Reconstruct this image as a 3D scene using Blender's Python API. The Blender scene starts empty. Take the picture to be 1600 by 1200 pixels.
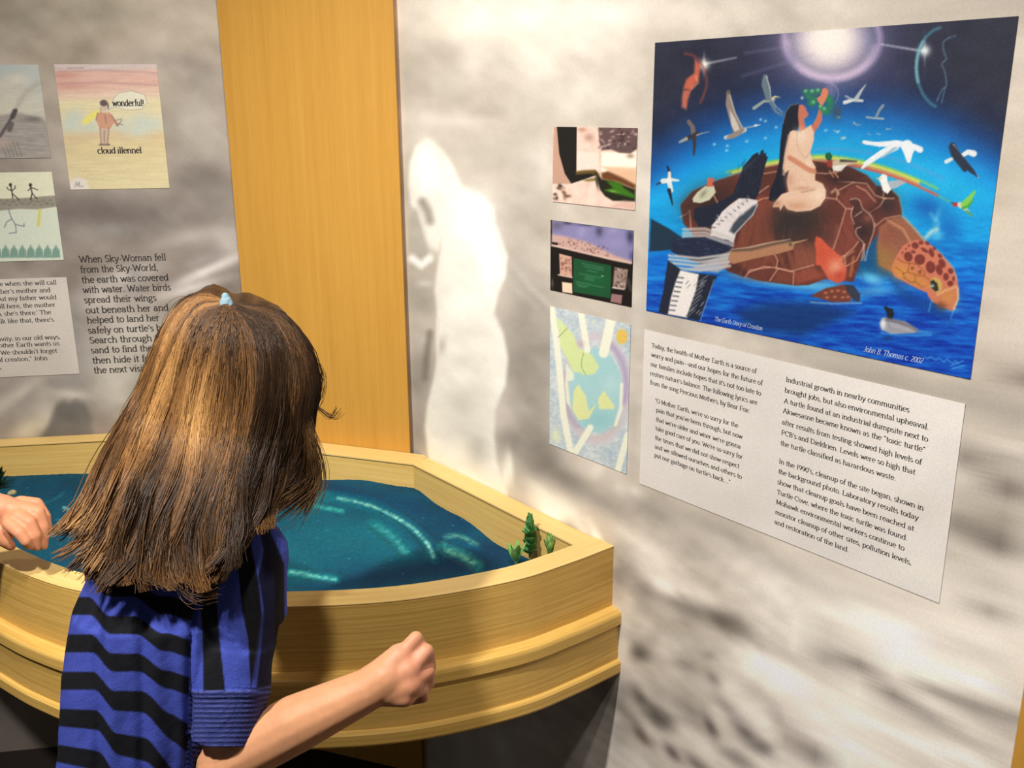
import bpy, bmesh, math, random
import numpy as np
from mathutils import Vector, Matrix
random.seed(7); RNG = np.random.default_rng(11)
S = bpy.context.scene
COL = S.collection
R = math.radians

# ------------------------------------------------------------------ camera, world, lights, exposure
F = 1494.0                                  # focal length for a 1600 px wide frame
PITCH = math.atan(433.5 / F); ROLL = R(0.39)
CAM = np.array([0.0, 0.0, 1.5])
cd = bpy.data.cameras.new('camera'); cam = bpy.data.objects.new('camera', cd); COL.objects.link(cam)
cd.sensor_width = 36.0; cd.lens = F / 1600 * 36; cd.clip_start = 0.02
cam.matrix_world = Matrix.Translation(CAM) @ Matrix.Rotation(R(90) - PITCH, 4, 'X') @ Matrix.Rotation(-ROLL, 4, 'Z')
S.camera = cam
W = bpy.data.worlds.new('world'); S.world = W; W.use_nodes = True
W.node_tree.nodes['Background'].inputs[0].default_value = (1.0, 0.96, 0.92, 1)
W.node_tree.nodes['Background'].inputs[1].default_value = 0.10
def spot(name, loc, aim, power, angle, size, col=(1, .968, .935), blend=.8):
    l = bpy.data.lights.new(name, 'SPOT'); l.energy = power; l.color = col
    l.spot_size = R(angle); l.spot_blend = blend; l.shadow_soft_size = size
    o = bpy.data.objects.new(name, l); COL.objects.link(o); o.location = loc
    o.rotation_euler = (Vector(aim) - Vector(loc)).to_track_quat('-Z', 'Y').to_euler()
spot('overhead_spot', (-0.95, 0.22, 2.66), (0.17, 1.40, 0.60), 226, 88, .05, blend=1)
spot('overhead_spot', (-0.05, 0.30, 2.66), (-0.90, 1.98, 0.78), 150, 68, .05, blend=1)
spot('overhead_spot', (-0.75, 0.95, 2.66), (-0.45, 1.60, 0.80), 14, 70, .06, blend=1)
spot('overhead_spot', (0.15, 0.05, 2.66), (0.66, 0.90, 0.55), 85, 46, .05, blend=1)  # added fill spot to brighten the lower right mural, no known fixture
S.view_settings.view_transform = 'Standard'; S.view_settings.look = 'None'
S.view_settings.gamma = 1.0; S.view_settings.use_curve_mapping = False
S.view_settings.exposure = 0.0

# ------------------------------------------------------------------ survey helpers: sight lines from the photograph to real planes
CP, SP = math.cos(PITCH), math.sin(PITCH); CR, SR = math.cos(ROLL), math.sin(ROLL)
def ray(px, py):
    x = (px - 800) / F; y = -(py - 600) / F
    x, y = CR * x + SR * y, -SR * x + CR * y
    return np.array([x, CP + y * SP, -SP + y * CP])
def proj(P):
    d = np.asarray(P, float) - CAM
    dep = d[..., 1] * CP - d[..., 2] * SP
    y = (d[..., 1] * SP + d[..., 2] * CP) / dep; x = d[..., 0] / dep
    return 800 + F * (CR * x - SR * y), 600 - F * (SR * x + CR * y)
def onz(px, py, z):
    r = ray(px, py); return CAM + r * ((z - CAM[2]) / r[2])
def onpl(px, py, pl):
    r = ray(px, py); return CAM + r * (np.dot(pl[0] - CAM, pl[2]) / np.dot(r, pl[2]))
def PD(px, py, d):
    return CAM + ray(px, py) * d
def lin(c):
    c = np.asarray(c, float) / 255.0
    return np.where(c <= .04045, c / 12.92, ((c + .055) / 1.055) ** 2.4)

# planes of the three walls: (point, direction to the right, normal to the viewer)
def plane(p, q):
    d = np.array([q[0] - p[0], q[1] - p[1], 0]); d /= np.linalg.norm(d)
    return (np.array([p[0], p[1], 0.0]), d, np.array([d[1], -d[0], 0.0]))
ZR = 0.80                                   # height of the sand table's rim
A = np.array([-0.735, 2.064, 0]); B = np.array([-0.177, 1.871, 0]); D = np.array([0.166, 1.444, 0])
azl = R(81.5)
E = A - 0.56 * np.array([math.sin(azl), math.cos(azl), 0])
PLL = plane(E, A); PLM = plane(A, B)
azr = R(-38.76); dR = -np.array([math.sin(azr), math.cos(azr), 0])
PLR = (B.copy(), dR, np.array([dR[1], -dR[0], 0]))
D = B + dR * 0.5485

# ------------------------------------------------------------------ materials
def newmat(name):
    m = bpy.data.materials.new(name); m.use_nodes = True
    nt = m.node_tree; b = nt.nodes['Principled BSDF']; return m, nt, b
def mat_flat(name, c, rough=.6, spec=.3, bump=0, bscale=200, sss=0):
    m, nt, b = newmat(name)
    b.inputs['Base Color'].default_value = (*lin(c), 1); b.inputs['Roughness'].default_value = rough
    b.inputs['Specular IOR Level'].default_value = spec
    n = nt.nodes.new('ShaderNodeTexNoise'); n.inputs['Scale'].default_value = bscale
    tc = nt.nodes.new('ShaderNodeTexCoord'); nt.links.new(tc.outputs['Object'], n.inputs['Vector'])
    mx = nt.nodes.new('ShaderNodeMix'); mx.data_type = 'RGBA'; mx.blend_type = 'MULTIPLY'
    mx.inputs[0].default_value = .25; mx.inputs[6].default_value = (*lin(c), 1)
    nt.links.new(n.outputs['Fac'], mx.inputs[7]); nt.links.new(mx.outputs[2], b.inputs['Base Color'])
    if bump:
        bp = nt.nodes.new('ShaderNodeBump'); bp.inputs['Strength'].default_value = bump; bp.inputs['Distance'].default_value = .002
        nt.links.new(n.outputs['Fac'], bp.inputs['Height']); nt.links.new(bp.outputs[0], b.inputs['Normal'])
    if sss:
        b.inputs['Subsurface Weight'].default_value = sss; b.inputs['Subsurface Radius'].default_value = (.012, .005, .003)
        b.inputs['Subsurface Scale'].default_value = 1
    return m
def mat_vc(name, rough=.6, spec=.25, grain=.06, gscale=400, bump=0, sss=0, sheen=0):
    m, nt, b = newmat(name)
    a = nt.nodes.new('ShaderNodeVertexColor'); a.layer_name = 'Col'
    n = nt.nodes.new('ShaderNodeTexNoise'); n.inputs['Scale'].default_value = gscale; n.inputs['Detail'].default_value = 3
    tc = nt.nodes.new('ShaderNodeTexCoord'); nt.links.new(tc.outputs['Object'], n.inputs['Vector'])
    mr = nt.nodes.new('ShaderNodeMapRange'); mr.inputs[1].default_value = .25; mr.inputs[2].default_value = .75
    mr.inputs[3].default_value = 1 - grain * 1.6; mr.inputs[4].default_value = 1 + grain * 1.6
    nt.links.new(n.outputs['Fac'], mr.inputs[0])
    mx = nt.nodes.new('ShaderNodeVectorMath'); mx.operation = 'SCALE'
    nt.links.new(a.outputs['Color'], mx.inputs[0]); nt.links.new(mr.outputs[0], mx.inputs['Scale'])
    nt.links.new(mx.outputs[0], b.inputs['Base Color'])
    b.inputs['Roughness'].default_value = rough; b.inputs['Specular IOR Level'].default_value = spec
    if bump:
        bp = nt.nodes.new('ShaderNodeBump'); bp.inputs['Strength'].default_value = bump; bp.inputs['Distance'].default_value = .002
        nt.links.new(n.outputs['Fac'], bp.inputs['Height']); nt.links.new(bp.outputs[0], b.inputs['Normal'])
    if sss:
        b.inputs['Subsurface Weight'].default_value = sss; b.inputs['Subsurface Radius'].default_value = (.012, .005, .003)
        b.inputs['Subsurface Scale'].default_value = 1
    if sheen: b.inputs['Sheen Weight'].default_value = sheen
    return m
def mat_wood(name, c0, c1, su=3., sv=90., rough=.42, dark=.0, cont=1.0, spec=.35):
    """board grain in UV metres: u runs along the board"""
    m, nt, b = newmat(name)
    uv = nt.nodes.new('ShaderNodeUVMap'); uv.uv_map = 'UVMap'
    mp = nt.nodes.new('ShaderNodeMapping'); mp.inputs['Scale'].default_value = (su, sv, 1)
    nt.links.new(uv.outputs[0], mp.inputs[0])
    n = nt.nodes.new('ShaderNodeTexNoise'); n.inputs['Scale'].default_value = 1; n.inputs['Detail'].default_value = 5; n.inputs['Roughness'].default_value = .6
    nt.links.new(mp.outputs[0], n.inputs['Vector'])
    mp2 = nt.nodes.new('ShaderNodeMapping'); mp2.inputs['Scale'].default_value = (su * 8, sv * 6, 1)
    nt.links.new(uv.outputs[0], mp2.inputs[0])
    n2 = nt.nodes.new('ShaderNodeTexNoise'); n2.inputs['Scale'].default_value = 1; n2.inputs['Detail'].default_value = 2
    nt.links.new(mp2.outputs[0], n2.inputs['Vector'])
    ad = nt.nodes.new('ShaderNodeMath'); ad.operation = 'MULTIPLY_ADD'; ad.inputs[1].default_value = .3
    nt.links.new(n2.outputs['Fac'], ad.inputs[0]); 
    sc = nt.nodes.new('ShaderNodeMath'); sc.operation = 'MULTIPLY'; sc.inputs[1].default_value = .7
    nt.links.new(n.outputs['Fac'], sc.inputs[0]); nt.links.new(sc.outputs[0], ad.inputs[2])
    rp = nt.nodes.new('ShaderNodeValToRGB'); cr = rp.color_ramp
    cr.elements[0].position = .5 - .14 / cont; cr.elements[0].color = (*lin(c0), 1)
    cr.elements[1].position = .5 + .12 / cont; cr.elements[1].color = (*lin(c1), 1)
    nt.links.new(ad.outputs[0], rp.inputs[0]); nt.links.new(rp.outputs[0], b.inputs['Base Color'])
    b.inputs['Roughness'].default_value = rough; b.inputs['Specular IOR Level'].default_value = spec
    bp = nt.nodes.new('ShaderNodeBump'); bp.inputs['Strength'].default_value = .15; bp.inputs['Distance'].default_value = .0006
    nt.links.new(ad.outputs[0], bp.inputs['Height']); nt.links.new(bp.outputs[0], b.inputs['Normal'])
    return m
M = {}
M['mural'] = mat_vc('printed mural', .62, .25, .035, 350)
M['print'] = mat_vc('printed paper', .55, .3, .05, 420)
M['ink'] = mat_flat('printed ink', (66, 60, 55), .7, .2)
M['white_ink'] = mat_flat('white ink', (205, 222, 240), .7, .2)
M['pale_ink'] = mat_flat('pale blue ink', (110, 175, 215), .7, .2)
M['pine'] = mat_wood('pine board', (196, 154, 74), (226, 184, 100), 3, 210, cont=1.1)
M['pine_top'] = mat_wood('pine board top edge', (214, 176, 102), (230, 196, 126), 3, 110, cont=.9)
M['pine_in'] = mat_wood('pine inner board', (206, 168, 90), (224, 190, 114), 3, 190, cont=.9)
M['maple'] = mat_wood('maple veneer', (188, 136, 55), (200, 149, 65), 2.2, 110, .45, cont=.75)
M['floor'] = mat_flat('dark carpet', (62, 54, 50), .95, .1, .4, 300)
M['ceil'] = mat_flat('ceiling paint', (120, 115, 108), .9, .1)
M['under'] = mat_flat('dark underside board', (70, 50, 34), .8, .1)
M['sand'] = mat_vc('dyed sand', .85, .2, .16, 1400, bump=.5)
M['skin'] = mat_vc('skin', .5, .35, .03, 150, sss=.12)
M['shirt'] = mat_vc('jersey cloth', .85, .15, .10, 500, bump=.25, sheen=.0)
M['hair'] = mat_vc('hair', .42, .22, .04, 60)
M['band'] = mat_flat('pale blue elastic', (128, 154, 164), .8, .2, .5, 900)
M['denim'] = mat_flat('dark trousers', (28, 30, 44), .9, .1, .3, 600)
M['shoe'] = mat_flat('grey shoe', (80, 80, 84), .7, .3)
M['leaf'] = mat_vc('leaf', .45, .4, .10, 250)
M['stone'] = mat_flat('pale pebble', (176, 160, 120), .8, .2, .4, 200)

# ------------------------------------------------------------------ object helpers
def link(name, me, m=None, parent=None, **p):
    o = bpy.data.objects.new(name, me); COL.objects.link(o)
    if m is not None and me is not None: me.materials.append(m)
    if parent is not None: o.parent = parent
    for k, v in p.items(): o[k] = v
    return o
def thing(name, loc, **p):
    o = bpy.data.objects.new(name, None); COL.objects.link(o); o.location = loc
    o.empty_display_size = .05
    for k, v in p.items(): o[k] = v
    bpy.context.view_layer.update()
    return o
def child(name, me, m, parent, **p):
    """mesh given in world coordinates, parented with its place kept"""
    o = link(name, me, m, parent, **p)
    mw = Matrix.Identity(4); q = parent
    while q is not None:
        mw = Matrix.Translation(q.location) @ mw; q = q.parent
    me.transform(mw.inverted()); return o
def mesh_np(name, V, Fc, smooth=False, col=None, uv=None):
    me = bpy.data.meshes.new(name)
    V = np.asarray(V, np.float32); Fc = np.asarray(Fc, np.int32)
    k = Fc.shape[1]
    me.vertices.add(len(V)); me.vertices.foreach_set('co', V.ravel())
    me.loops.add(Fc.size); me.loops.foreach_set('vertex_index', Fc.ravel())
    me.polygons.add(len(Fc)); me.polygons.foreach_set('loop_start', np.arange(0, Fc.size, k, dtype=np.int32))
    me.polygons.foreach_set('loop_total', np.full(len(Fc), k, np.int32))
    me.polygons.foreach_set('use_smooth', np.full(len(Fc), bool(smooth)))
    me.update(calc_edges=True)
    if col is not None: set_col(me, col)
    if uv is not None:
        l = me.uv_layers.new(name='UVMap'); l.data.foreach_set('uv', np.asarray(uv, np.float32)[Fc.ravel()].ravel())
    return me
def set_col(me, col, linear=False):
    c = np.ones((len(me.vertices), 4), np.float32); c[:, :3] = col if linear else lin(np.clip(col, 0, 255))
    a = me.color_attributes.new('Col', 'FLOAT_COLOR', 'POINT'); a.data.foreach_set('color', c.ravel())
def box_uv(V8, extra=None): pass
def prism(name, pts, z0, z1, m=None, bevel=0, top_only=False):
    bm = bmesh.new()
    lo = [bm.verts.new((p[0], p[1], z0)) for p in pts]; hi = [bm.verts.new((p[0], p[1], z1)) for p in pts]
    bm.faces.new(hi); bm.faces.new(lo[::-1]); n = len(pts)
    for i in range(n): bm.faces.new((lo[i], lo[(i + 1) % n], hi[(i + 1) % n], hi[i]))
    bmesh.ops.recalc_face_normals(bm, faces=bm.faces)
    if bevel: bmesh.ops.bevel(bm, geom=list(bm.edges), offset=bevel, segments=2, affect='EDGES', profile=.6)
    uvl = bm.loops.layers.uv.new('UVMap')
    d = np.array(pts[1][:2]) - np.array(pts[0][:2]); d = d / np.linalg.norm(d)
    for f in bm.faces:
        flat = abs(f.normal.z) > .7
        for l in f.loops:
            c = l.vert.co; u = c.x * d[0] + c.y * d[1]; w = -c.x * d[1] + c.y * d[0]
            l[uvl].uv = (u, w if flat else c.z)
    me = bpy.data.meshes.new(name); bm.to_mesh(me); bm.free(); return me
def sweep(name, path, prof, normals, closed_prof=True, smooth=False, caps=True, extra_u=0):
    """profile points (offset outward, z) swept along a plan path"""
    path = np.asarray(path); n, k = len(path), len(prof)
    V = []; UV = []
    s = np.concatenate([[0], np.cumsum(np.linalg.norm(np.diff(path[:, :2], axis=0), axis=1))])
    pl = np.concatenate([[0], np.cumsum([math.dist(prof[i], prof[i - 1]) for i in range(1, k)])])
    for i in range(n):
        for j, (o, z) in enumerate(prof):
            V.append((path[i, 0] + normals[i, 0] * o, path[i, 1] + normals[i, 1] * o, z)); UV.append((s[i] + extra_u, pl[j]))
    Fc = [(i * k + j, (i + 1) * k + j, (i + 1) * k + (j + 1) % k, i * k + (j + 1) % k) for i in range(n - 1) for j in range(k if closed_prof else k - 1)]
    bm = bmesh.new(); vs = [bm.verts.new(v) for v in V]; uvl = bm.loops.layers.uv.new('UVMap')
    for f in Fc:
        fc = bm.faces.new([vs[q] for q in f]); fc.smooth = smooth
        for l, q in zip(fc.loops, f): l[uvl].uv = UV[q]
    if caps and closed_prof:
        for i in (0, n - 1):
            fc = bm.faces.new([vs[i * k + j] for j in range(k)])
            for l, j in zip(fc.loops, range(k)): l[uvl].uv = (prof[j][0], prof[j][1])
    bmesh.ops.recalc_face_normals(bm, faces=bm.faces)
    me = bpy.data.meshes.new(name); bm.to_mesh(me); bm.free(); return me
def catmull(P, n):
    P = np.asarray(P, float); P = np.vstack([2 * P[0] - P[1], P, 2 * P[-1] - P[-2]]); out = []
    for i in range(1, len(P) - 2):
        for t in np.linspace(0, 1, n, endpoint=False):
            p0, p1, p2, p3 = P[i - 1:i + 3]
            out.append(.5 * ((2 * p1) + (-p0 + p2) * t + (2 * p0 - 5 * p1 + 4 * p2 - p3) * t * t + (-p0 + 3 * p1 - 3 * p2 + p3) * t ** 3))
    out.append(P[-2]); return np.array(out)

# ------------------------------------------------------------------ paint: colour laid on the vertices of a printed sheet
def vnoise(X, Y, seed=0):
    xi = np.floor(X).astype(int); yi = np.floor(Y).astype(int); fx = X - xi; fy = Y - yi
    fx = fx * fx * (3 - 2 * fx); fy = fy * fy * (3 - 2 * fy)
    def h(a, b):
        v = np.sin(a * 127.1 + b * 311.7 + seed * 74.7) * 43758.5453; return v - np.floor(v)
    return (h(xi, yi) * (1 - fx) + h(xi + 1, yi) * fx) * (1 - fy) + (h(xi, yi + 1) * (1 - fx) + h(xi + 1, yi + 1) * fx) * fy
def fbm(X, Y, seed=0, o=4):
    v = 0; a = .5
    for i in range(o): v = v + a * vnoise(X * 2 ** i, Y * 2 ** i, seed + i); a *= .5
    return v / (1 - .5 ** o)
class Paint:
    def __init__(s, X, Y, base): s.X, s.Y = X, Y; s.c = np.zeros((len(X), 3)) + np.asarray(base, float)
    def mix(s, idx, col, a):
        a = np.clip(a, 0, 1)[:, None]; s.c[idx] = s.c[idx] * (1 - a) + np.asarray(col, float) * a
    def box(s, pts, m):
        return np.where((s.X > pts[:, 0].min() - m) & (s.X < pts[:, 0].max() + m) & (s.Y > pts[:, 1].min() - m) & (s.Y < pts[:, 1].max() + m))[0]
    def seg(s, X, Y, p, q):
        d = q - p; L = d @ d + 1e-9; t = np.clip(((X - p[0]) * d[0] + (Y - p[1]) * d[1]) / L, 0, 1)
        return np.hypot(X - p[0] - t * d[0], Y - p[1] - t * d[1]), t
    def poly(s, pts, col, soft=1.2, a=1.0, T=None):
        pts = np.array([T(*p) for p in pts] if T else pts, float); idx = s.box(pts, soft * 2)
        if not len(idx): return
        X, Y = s.X[idx], s.Y[idx]; dm = np.full(len(idx), 1e9); ins = np.zeros(len(idx), bool)
        for i in range(len(pts)):
            p, q = pts[i - 1], pts[i]; dm = np.minimum(dm, s.seg(X, Y, p, q)[0])
            c = ((p[1] > Y) != (q[1] > Y)); 
            with np.errstate(divide='ignore', invalid='ignore'):
                xx = (q[0] - p[0]) * (Y - p[1]) / (q[1] - p[1] + 1e-12) + p[0]
            ins ^= c & (X < xx)
        sd = np.where(ins, dm, -dm); al = np.clip(.5 + sd / (2 * soft), 0, 1); al = al * al * (3 - 2 * al)
        s.mix(idx, col, al * a)
    px_width = False
    def line(s, pts, w, col, soft=1.0, a=1.0, T=None, taper=None, sm=0):
        if T and not s.px_width:
            k = T(1, 0)[0] - T(0, 0)[0]; w = w * k; taper = taper * k if taper else taper
            w = max(w, .9)
        pts = np.array([T(*p) for p in pts] if T else pts, float)
        if sm: pts = catmull(pts, sm)
        idx = s.box(pts, w + soft * 2)
        if not len(idx): return
        X, Y = s.X[idx], s.Y[idx]; al = np.zeros(len(idx)); n = len(pts) - 1
        for i in range(n):
            d, t = s.seg(X, Y, pts[i], pts[i + 1]); ww = w / 2
            if taper: ww = (w * (1 - (i + t) / n) + taper * (i + t) / n) / 2
            al = np.maximum(al, np.clip(.5 + (ww - d) / (2 * soft), 0, 1))
        s.mix(idx, col, al * a)
    def blob(s, x, y, rx, ry, col, a=1.0, rot=0, T=None, hard=0):
        if T: k = T(1, 0)[0] - T(0, 0)[0]; x, y = T(x, y); rx *= k; ry *= k
        m = max(rx, ry) * (3 if not hard else 1.5)
        idx = np.where((abs(s.X - x) < m) & (abs(s.Y - y) < m))[0]
        if not len(idx): return
        c_, s_ = math.cos(R(rot)), math.sin(R(rot)); dx, dy = s.X[idx] - x, s.Y[idx] - y
        q = ((dx * c_ + dy * s_) / rx) ** 2 + ((-dx * s_ + dy * c_) / ry) ** 2
        al = np.exp(-q) if not hard else np.clip((1 - np.sqrt(q)) * min(rx, ry) / (2 * hard) + .5, 0, 1)
        s.mix(idx, col, al * a)
def sheet_grid(pl, us, zs, off):
    us = np.asarray(us); zs = np.asarray(zs); U, Z = np.meshgrid(us, zs)
    V = pl[0][None, :] + U.ravel()[:, None] * pl[1][None, :] + pl[2][None, :] * off
    V[:, 2] = Z.ravel(); n, m = len(us), len(zs)
    i = np.arange(n * m).reshape(m, n)
    Fc = np.stack([i[:-1, :-1], i[:-1, 1:], i[1:, 1:], i[1:, :-1]], -1).reshape(-1, 4)
    return V, Fc, i
def uz(pl, px, py):
    p = onpl(px, py, pl); return float((p - pl[0]) @ pl[1]), float(p[2])
def sheet(name, pl, quad, step, paint, off=.0006, thick=.0007, m=None, parent=None, gain=1.0, **props):
    """a thin printed sheet fixed on a wall: its four corners read from the photograph, made a true rectangle"""
    q = np.array([uz(pl, *p) for p in quad])          # tl, tr, br, bl
    u0 = (q[0, 0] + q[3, 0]) / 2; u1 = (q[1, 0] + q[2, 0]) / 2; z1 = (q[0, 1] + q[1, 1]) / 2; z0 = (q[2, 1] + q[3, 1]) / 2
    us = np.linspace(u0, u1, max(2, int((u1 - u0) / step) + 1)); zs = np.linspace(z0, z1, max(2, int((z1 - z0) / step) + 1))
    V, Fc, i = sheet_grid(pl, us, zs, off + thick)
    X, Y = proj(V); P = Paint(X, Y, (200, 200, 200)); paint(P)
    if name == 'drawing_print': g = P.c.mean(1)[:, None]; P.c = np.clip((g + (P.c - g) * .80) * .96 + 12, 0, 255)
    col = lin(np.clip(P.c, 0, 255)) * gain
    # edge and back
    ring = np.concatenate([i[0, :], i[1:, -1], i[-1, -2::-1], i[-2:0:-1, 0]])
    nb = len(V); Vb = V[ring] - pl[2] * thick; k = len(ring)
    Fe = [(ring[(j + 1) % k], ring[j], nb + j, nb + (j + 1) % k) for j in range(k)]
    V = np.vstack([V, Vb]); col = np.vstack([col, col[ring]]); Fc = np.vstack([Fc, np.array(Fe)])
    me = mesh_np(name, V, Fc); set_col(me, np.clip(col, 0, .95), True)
    if parent is not None: return child(name, me, m or M['print'], parent, **props)
    c = V.mean(0); c[2] = z0; me.transform(Matrix.Translation(-Vector(c)))
    o = link(name, me, m or M['print'], None, **props); o.location = c
    return o

# ------------------------------------------------------------------ roman stroke lettering
def _arc(cx, cy, rx, ry, a0, a1, n=None):
    n = n or max(4, int(abs(a1 - a0) / 30) + 1)
    return [(cx + rx * math.cos(R(a)), cy + ry * math.sin(R(a))) for a in np.linspace(a0, a1, n)]
def _glyphs():
    a = _arc; G = {}
    def st(x, y0, y1): return [(x, y0), (x, y1)]
    def sf(x, y, w=.17): return [(x - w, y), (x + w, y)]
    def sl(x, y, w=.17): return [(x - w, y), (x, y)]
    G['a'] = (.92, [a(.4, .68, .28, .3, 10, 165), st(.69, .7, .1), [(.69, .1), (.86, .03)], a(.4, .27, .3, .27, 0, 360)])
    G['b'] = (1.0, [st(.18, 0, 1.5), sl(.18, 1.5), a(.52, .5, .36, .5, 0, 360)])
    G['c'] = (.86, [a(.48, .5, .39, .5, 45, 315)])
    G['d'] = (1.02, [st(.78, 1.5, 0), sl(.78, 1.5), [(.78, .02), (.95, .02)], a(.45, .5, .36, .5, 0, 360)])
    G['e'] = (.9, [a(.46, .5, .38, .5, 5, 318), [(.1, .55), (.83, .55)]])
    G['f'] = (.6, [st(.28, 0, 1.2), a(.54, 1.22, .26, .3, 60, 180), [(.08, .97), (.58, .97)], sf(.28, 0)])
    G['g'] = (.92, [a(.42, .64, .3, .34, 0, 360), a(.44, -.22, .38, .24, 0, 360), [(.26, .36), (.16, .18), (.34, .04)], [(.66, .88), (.88, .96)]])
    G['h'] = (1.06, [st(.2, 0, 1.5), sl(.2, 1.5), a(.52, .6, .32, .38, 160, 0), st(.84, .6, 0), sf(.2, 0), sf(.84, 0)])
    G['i'] = (.46, [st(.23, 0, 1), sl(.23, .98), sf(.23, 0), 'd', (.23, 1.36)])
    G['j'] = (.46, [st(.26, 1, -.2), sl(.26, .98), a(.06, -.2, .2, .25, 0, -90), 'd', (.26, 1.36)])
    G['k'] = (1.0, [st(.2, 0, 1.5), sl(.2, 1.5), [(.74, .97), (.24, .45)], [(.4, .6), (.82, 0)], sf(.2, 0), sf(.84, 0, .13), sf(.74, .98, .14)])
    G['l'] = (.48, [st(.24, 0, 1.5), sl(.24, 1.5), sf(.24, 0)])
    G['m'] = (1.6, [st(.2, 0, 1), sl(.2, .98), a(.49, .6, .29, .38, 160, 0), st(.78, .6, 0), a(1.07, .6, .29, .38, 160, 0), st(1.36, .6, 0), sf(.2, 0, .14), sf(.78, 0, .14), sf(1.36, 0, .15)])
    G['n'] = (1.06, [st(.2, 0, 1), sl(.2, .98), a(.52, .6, .32, .38, 160, 0), st(.84, .6, 0), sf(.2, 0), sf(.84, 0)])
    G['o'] = (.96, [a(.48, .5, .39, .5, 0, 360)])
    G['p'] = (1.0, [st(.2, 1, -.5), sl(.2, .98), a(.52, .5, .36, .5, 0, 360), sf(.2, -.5)])
    G['q'] = (1.0, [st(.78, 1, -.5), a(.45, .5, .36, .5, 0, 360), sf(.78, -.5)])
    G['r'] = (.74, [st(.2, 0, 1), sl(.2, .98), a(.5, .62, .3, .34, 160, 60), sf(.2, 0)])
    G['s'] = (.76, [a(.38, .74, .26, .25, 35, 265), a(.38, .25, .28, .26, 85, -150)])
    G['t'] = (.62, [st(.28, 1.35, .2), a(.48, .2, .2, .2, 180, 300), [(.06, .97), (.58, .97)]])
    G['u'] = (1.04, [st(.18, 1, .4), sl(.18, .98), a(.48, .4, .3, .4, 180, 350), st(.8, 1, 0), sl(.8, .98), [(.8, .02), (.98, .02)]])
    G['v'] = (.94, [[(.1, 1), (.46, 0)], [(.46, 0), (.82, 1)], sf(.1, .98, .14), sf(.82, .98, .12)])
    G['w'] = (1.36, [[(.1, 1), (.4, 0)], [(.4, 0), (.68, .9)], [(.68, .9), (.96, 0)], [(.96, 0), (1.26, 1)], sf(.1, .98, .14), sf(1.26, .98, .12)])
    G['x'] = (.94, [[(.12, 1), (.82, 0)], [(.8, 1), (.12, 0)], sf(.14, .98, .14), sf(.8, .98, .13), sf(.12, 0, .13), sf(.82, 0, .14)])
    G['y'] = (.94, [[(.1, 1), (.46, .02)], [(.84, 1), (.4, -.3), (.2, -.48), (.06, -.42)], sf(.1, .98, .14), sf(.84, .98, .12)])
    G['z'] = (.84, [[(.12, .97), (.72, .97), (.12, .03), (.74, .03)]])
    C = 1.42
    G['A'] = (1.3, [[(.14, 0), (.64, C)], [(.64, C), (1.16, 0)], [(.34, .5), (.96, .5)], sf(.14, 0), sf(1.16, 0)])
    G['B'] = (1.14, [st(.24, 0, C), a(.5, 1.06, .38, .36, 90, -90), a(.5, .36, .46, .36, 90, -90), [(.08, C), (.5, C)], [(.24, .71), (.5, .71)], [(.08, 0), (.5, 0)]])
    G['C'] = (1.24, [a(.66, .71, .56, .71, 45, 315), st(1.08, 1.02, 1.4)])
    G['D'] = (1.36, [st(.24, 0, C), a(.5, .71, .7, .71, 90, -90), [(.08, C), (.5, C)], [(.08, 0), (.5, 0)]])
    G['E'] = (1.14, [st(.24, 0, C), [(.08, C), (.98, C), (.98, 1.15)], [(.24, .72), (.78, .72)], [(.08, 0), (1.02, 0), (1.04, .28)]])
    G['F'] = (1.08, [st(.24, 0, C), [(.08, C), (.98, C), (.98, 1.15)], [(.24, .72), (.78, .72)], sf(.24, 0)])
    G['I'] = (.6, [st(.3, 0, C), sf(.3, 0), sf(.3, C)])
    G['J'] = (.8, [st(.5, C, .2), a(.28, .22, .22, .24, 0, -140), sf(.5, C)])
    G['L'] = (1.08, [st(.24, 0, C), sf(.24, C), [(.08, 0), (.98, 0), (1.0, .3)]])
    G['M'] = (1.6, [st(.26, 0, C), [(.26, C), (.8, .1)], [(.8, .1), (1.34, C)], st(1.34, C, 0), sf(.26, 0), sf(1.34, 0), sl(.26, C), [(1.34, C), (1.5, C)]])
    G['O'] = (1.4, [a(.7, .71, .58, .71, 0, 360)])
    G['P'] = (1.1, [st(.24, 0, C), a(.5, 1.03, .44, .39, 90, -90), [(.08, C), (.5, C)], [(.24, .64), (.5, .64)], sf(.24, 0)])
    G['S'] = (1.0, [a(.5, 1.06, .34, .36, 35, 265), a(.5, .36, .38, .36, 85, -150)])
    G['T'] = (1.2, [st(.6, 0, C), [(.1, 1.14), (.1, C), (1.1, C), (1.1, 1.14)], sf(.6, 0)])
    G['W'] = (1.8, [[(.12, C), (.52, 0)], [(.52, 0), (.9, 1.3)], [(.9, 1.3), (1.28, 0)], [(1.28, 0), (1.68, C)], sf(.12, C), sf(1.68, C)])
    G['0'] = (.96, [a(.48, .68, .38, .7, 0, 360)]); G['1'] = (.7, [st(.36, 0, 1.38), sl(.36, 1.3), sf(.36, 0)])
    G['2'] = (.92, [a(.44, 1.0, .34, .38, 160, -20), [(.76, .86), (.12, .03)], [(.12, .03), (.84, .03)]])
    G['9'] = (.94, [a(.46, .96, .36, .42, 0, 360), a(.26, .9, .56, .9, 0, -75)])
    G['.'] = (.4, ['d', (.2, .08)]); G[','] = (.4, ['d', (.2, .08), [(.22, .05), (.12, -.2)]])
    G["'"] = (.34, ['d', (.17, 1.36), [(.19, 1.3), (.1, 1.1)]]); G['"'] = (.6, ['d', (.17, 1.36), [(.19, 1.3), (.12, 1.1)], 'd', (.42, 1.36), [(.44, 1.3), (.37, 1.1)]])
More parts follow.
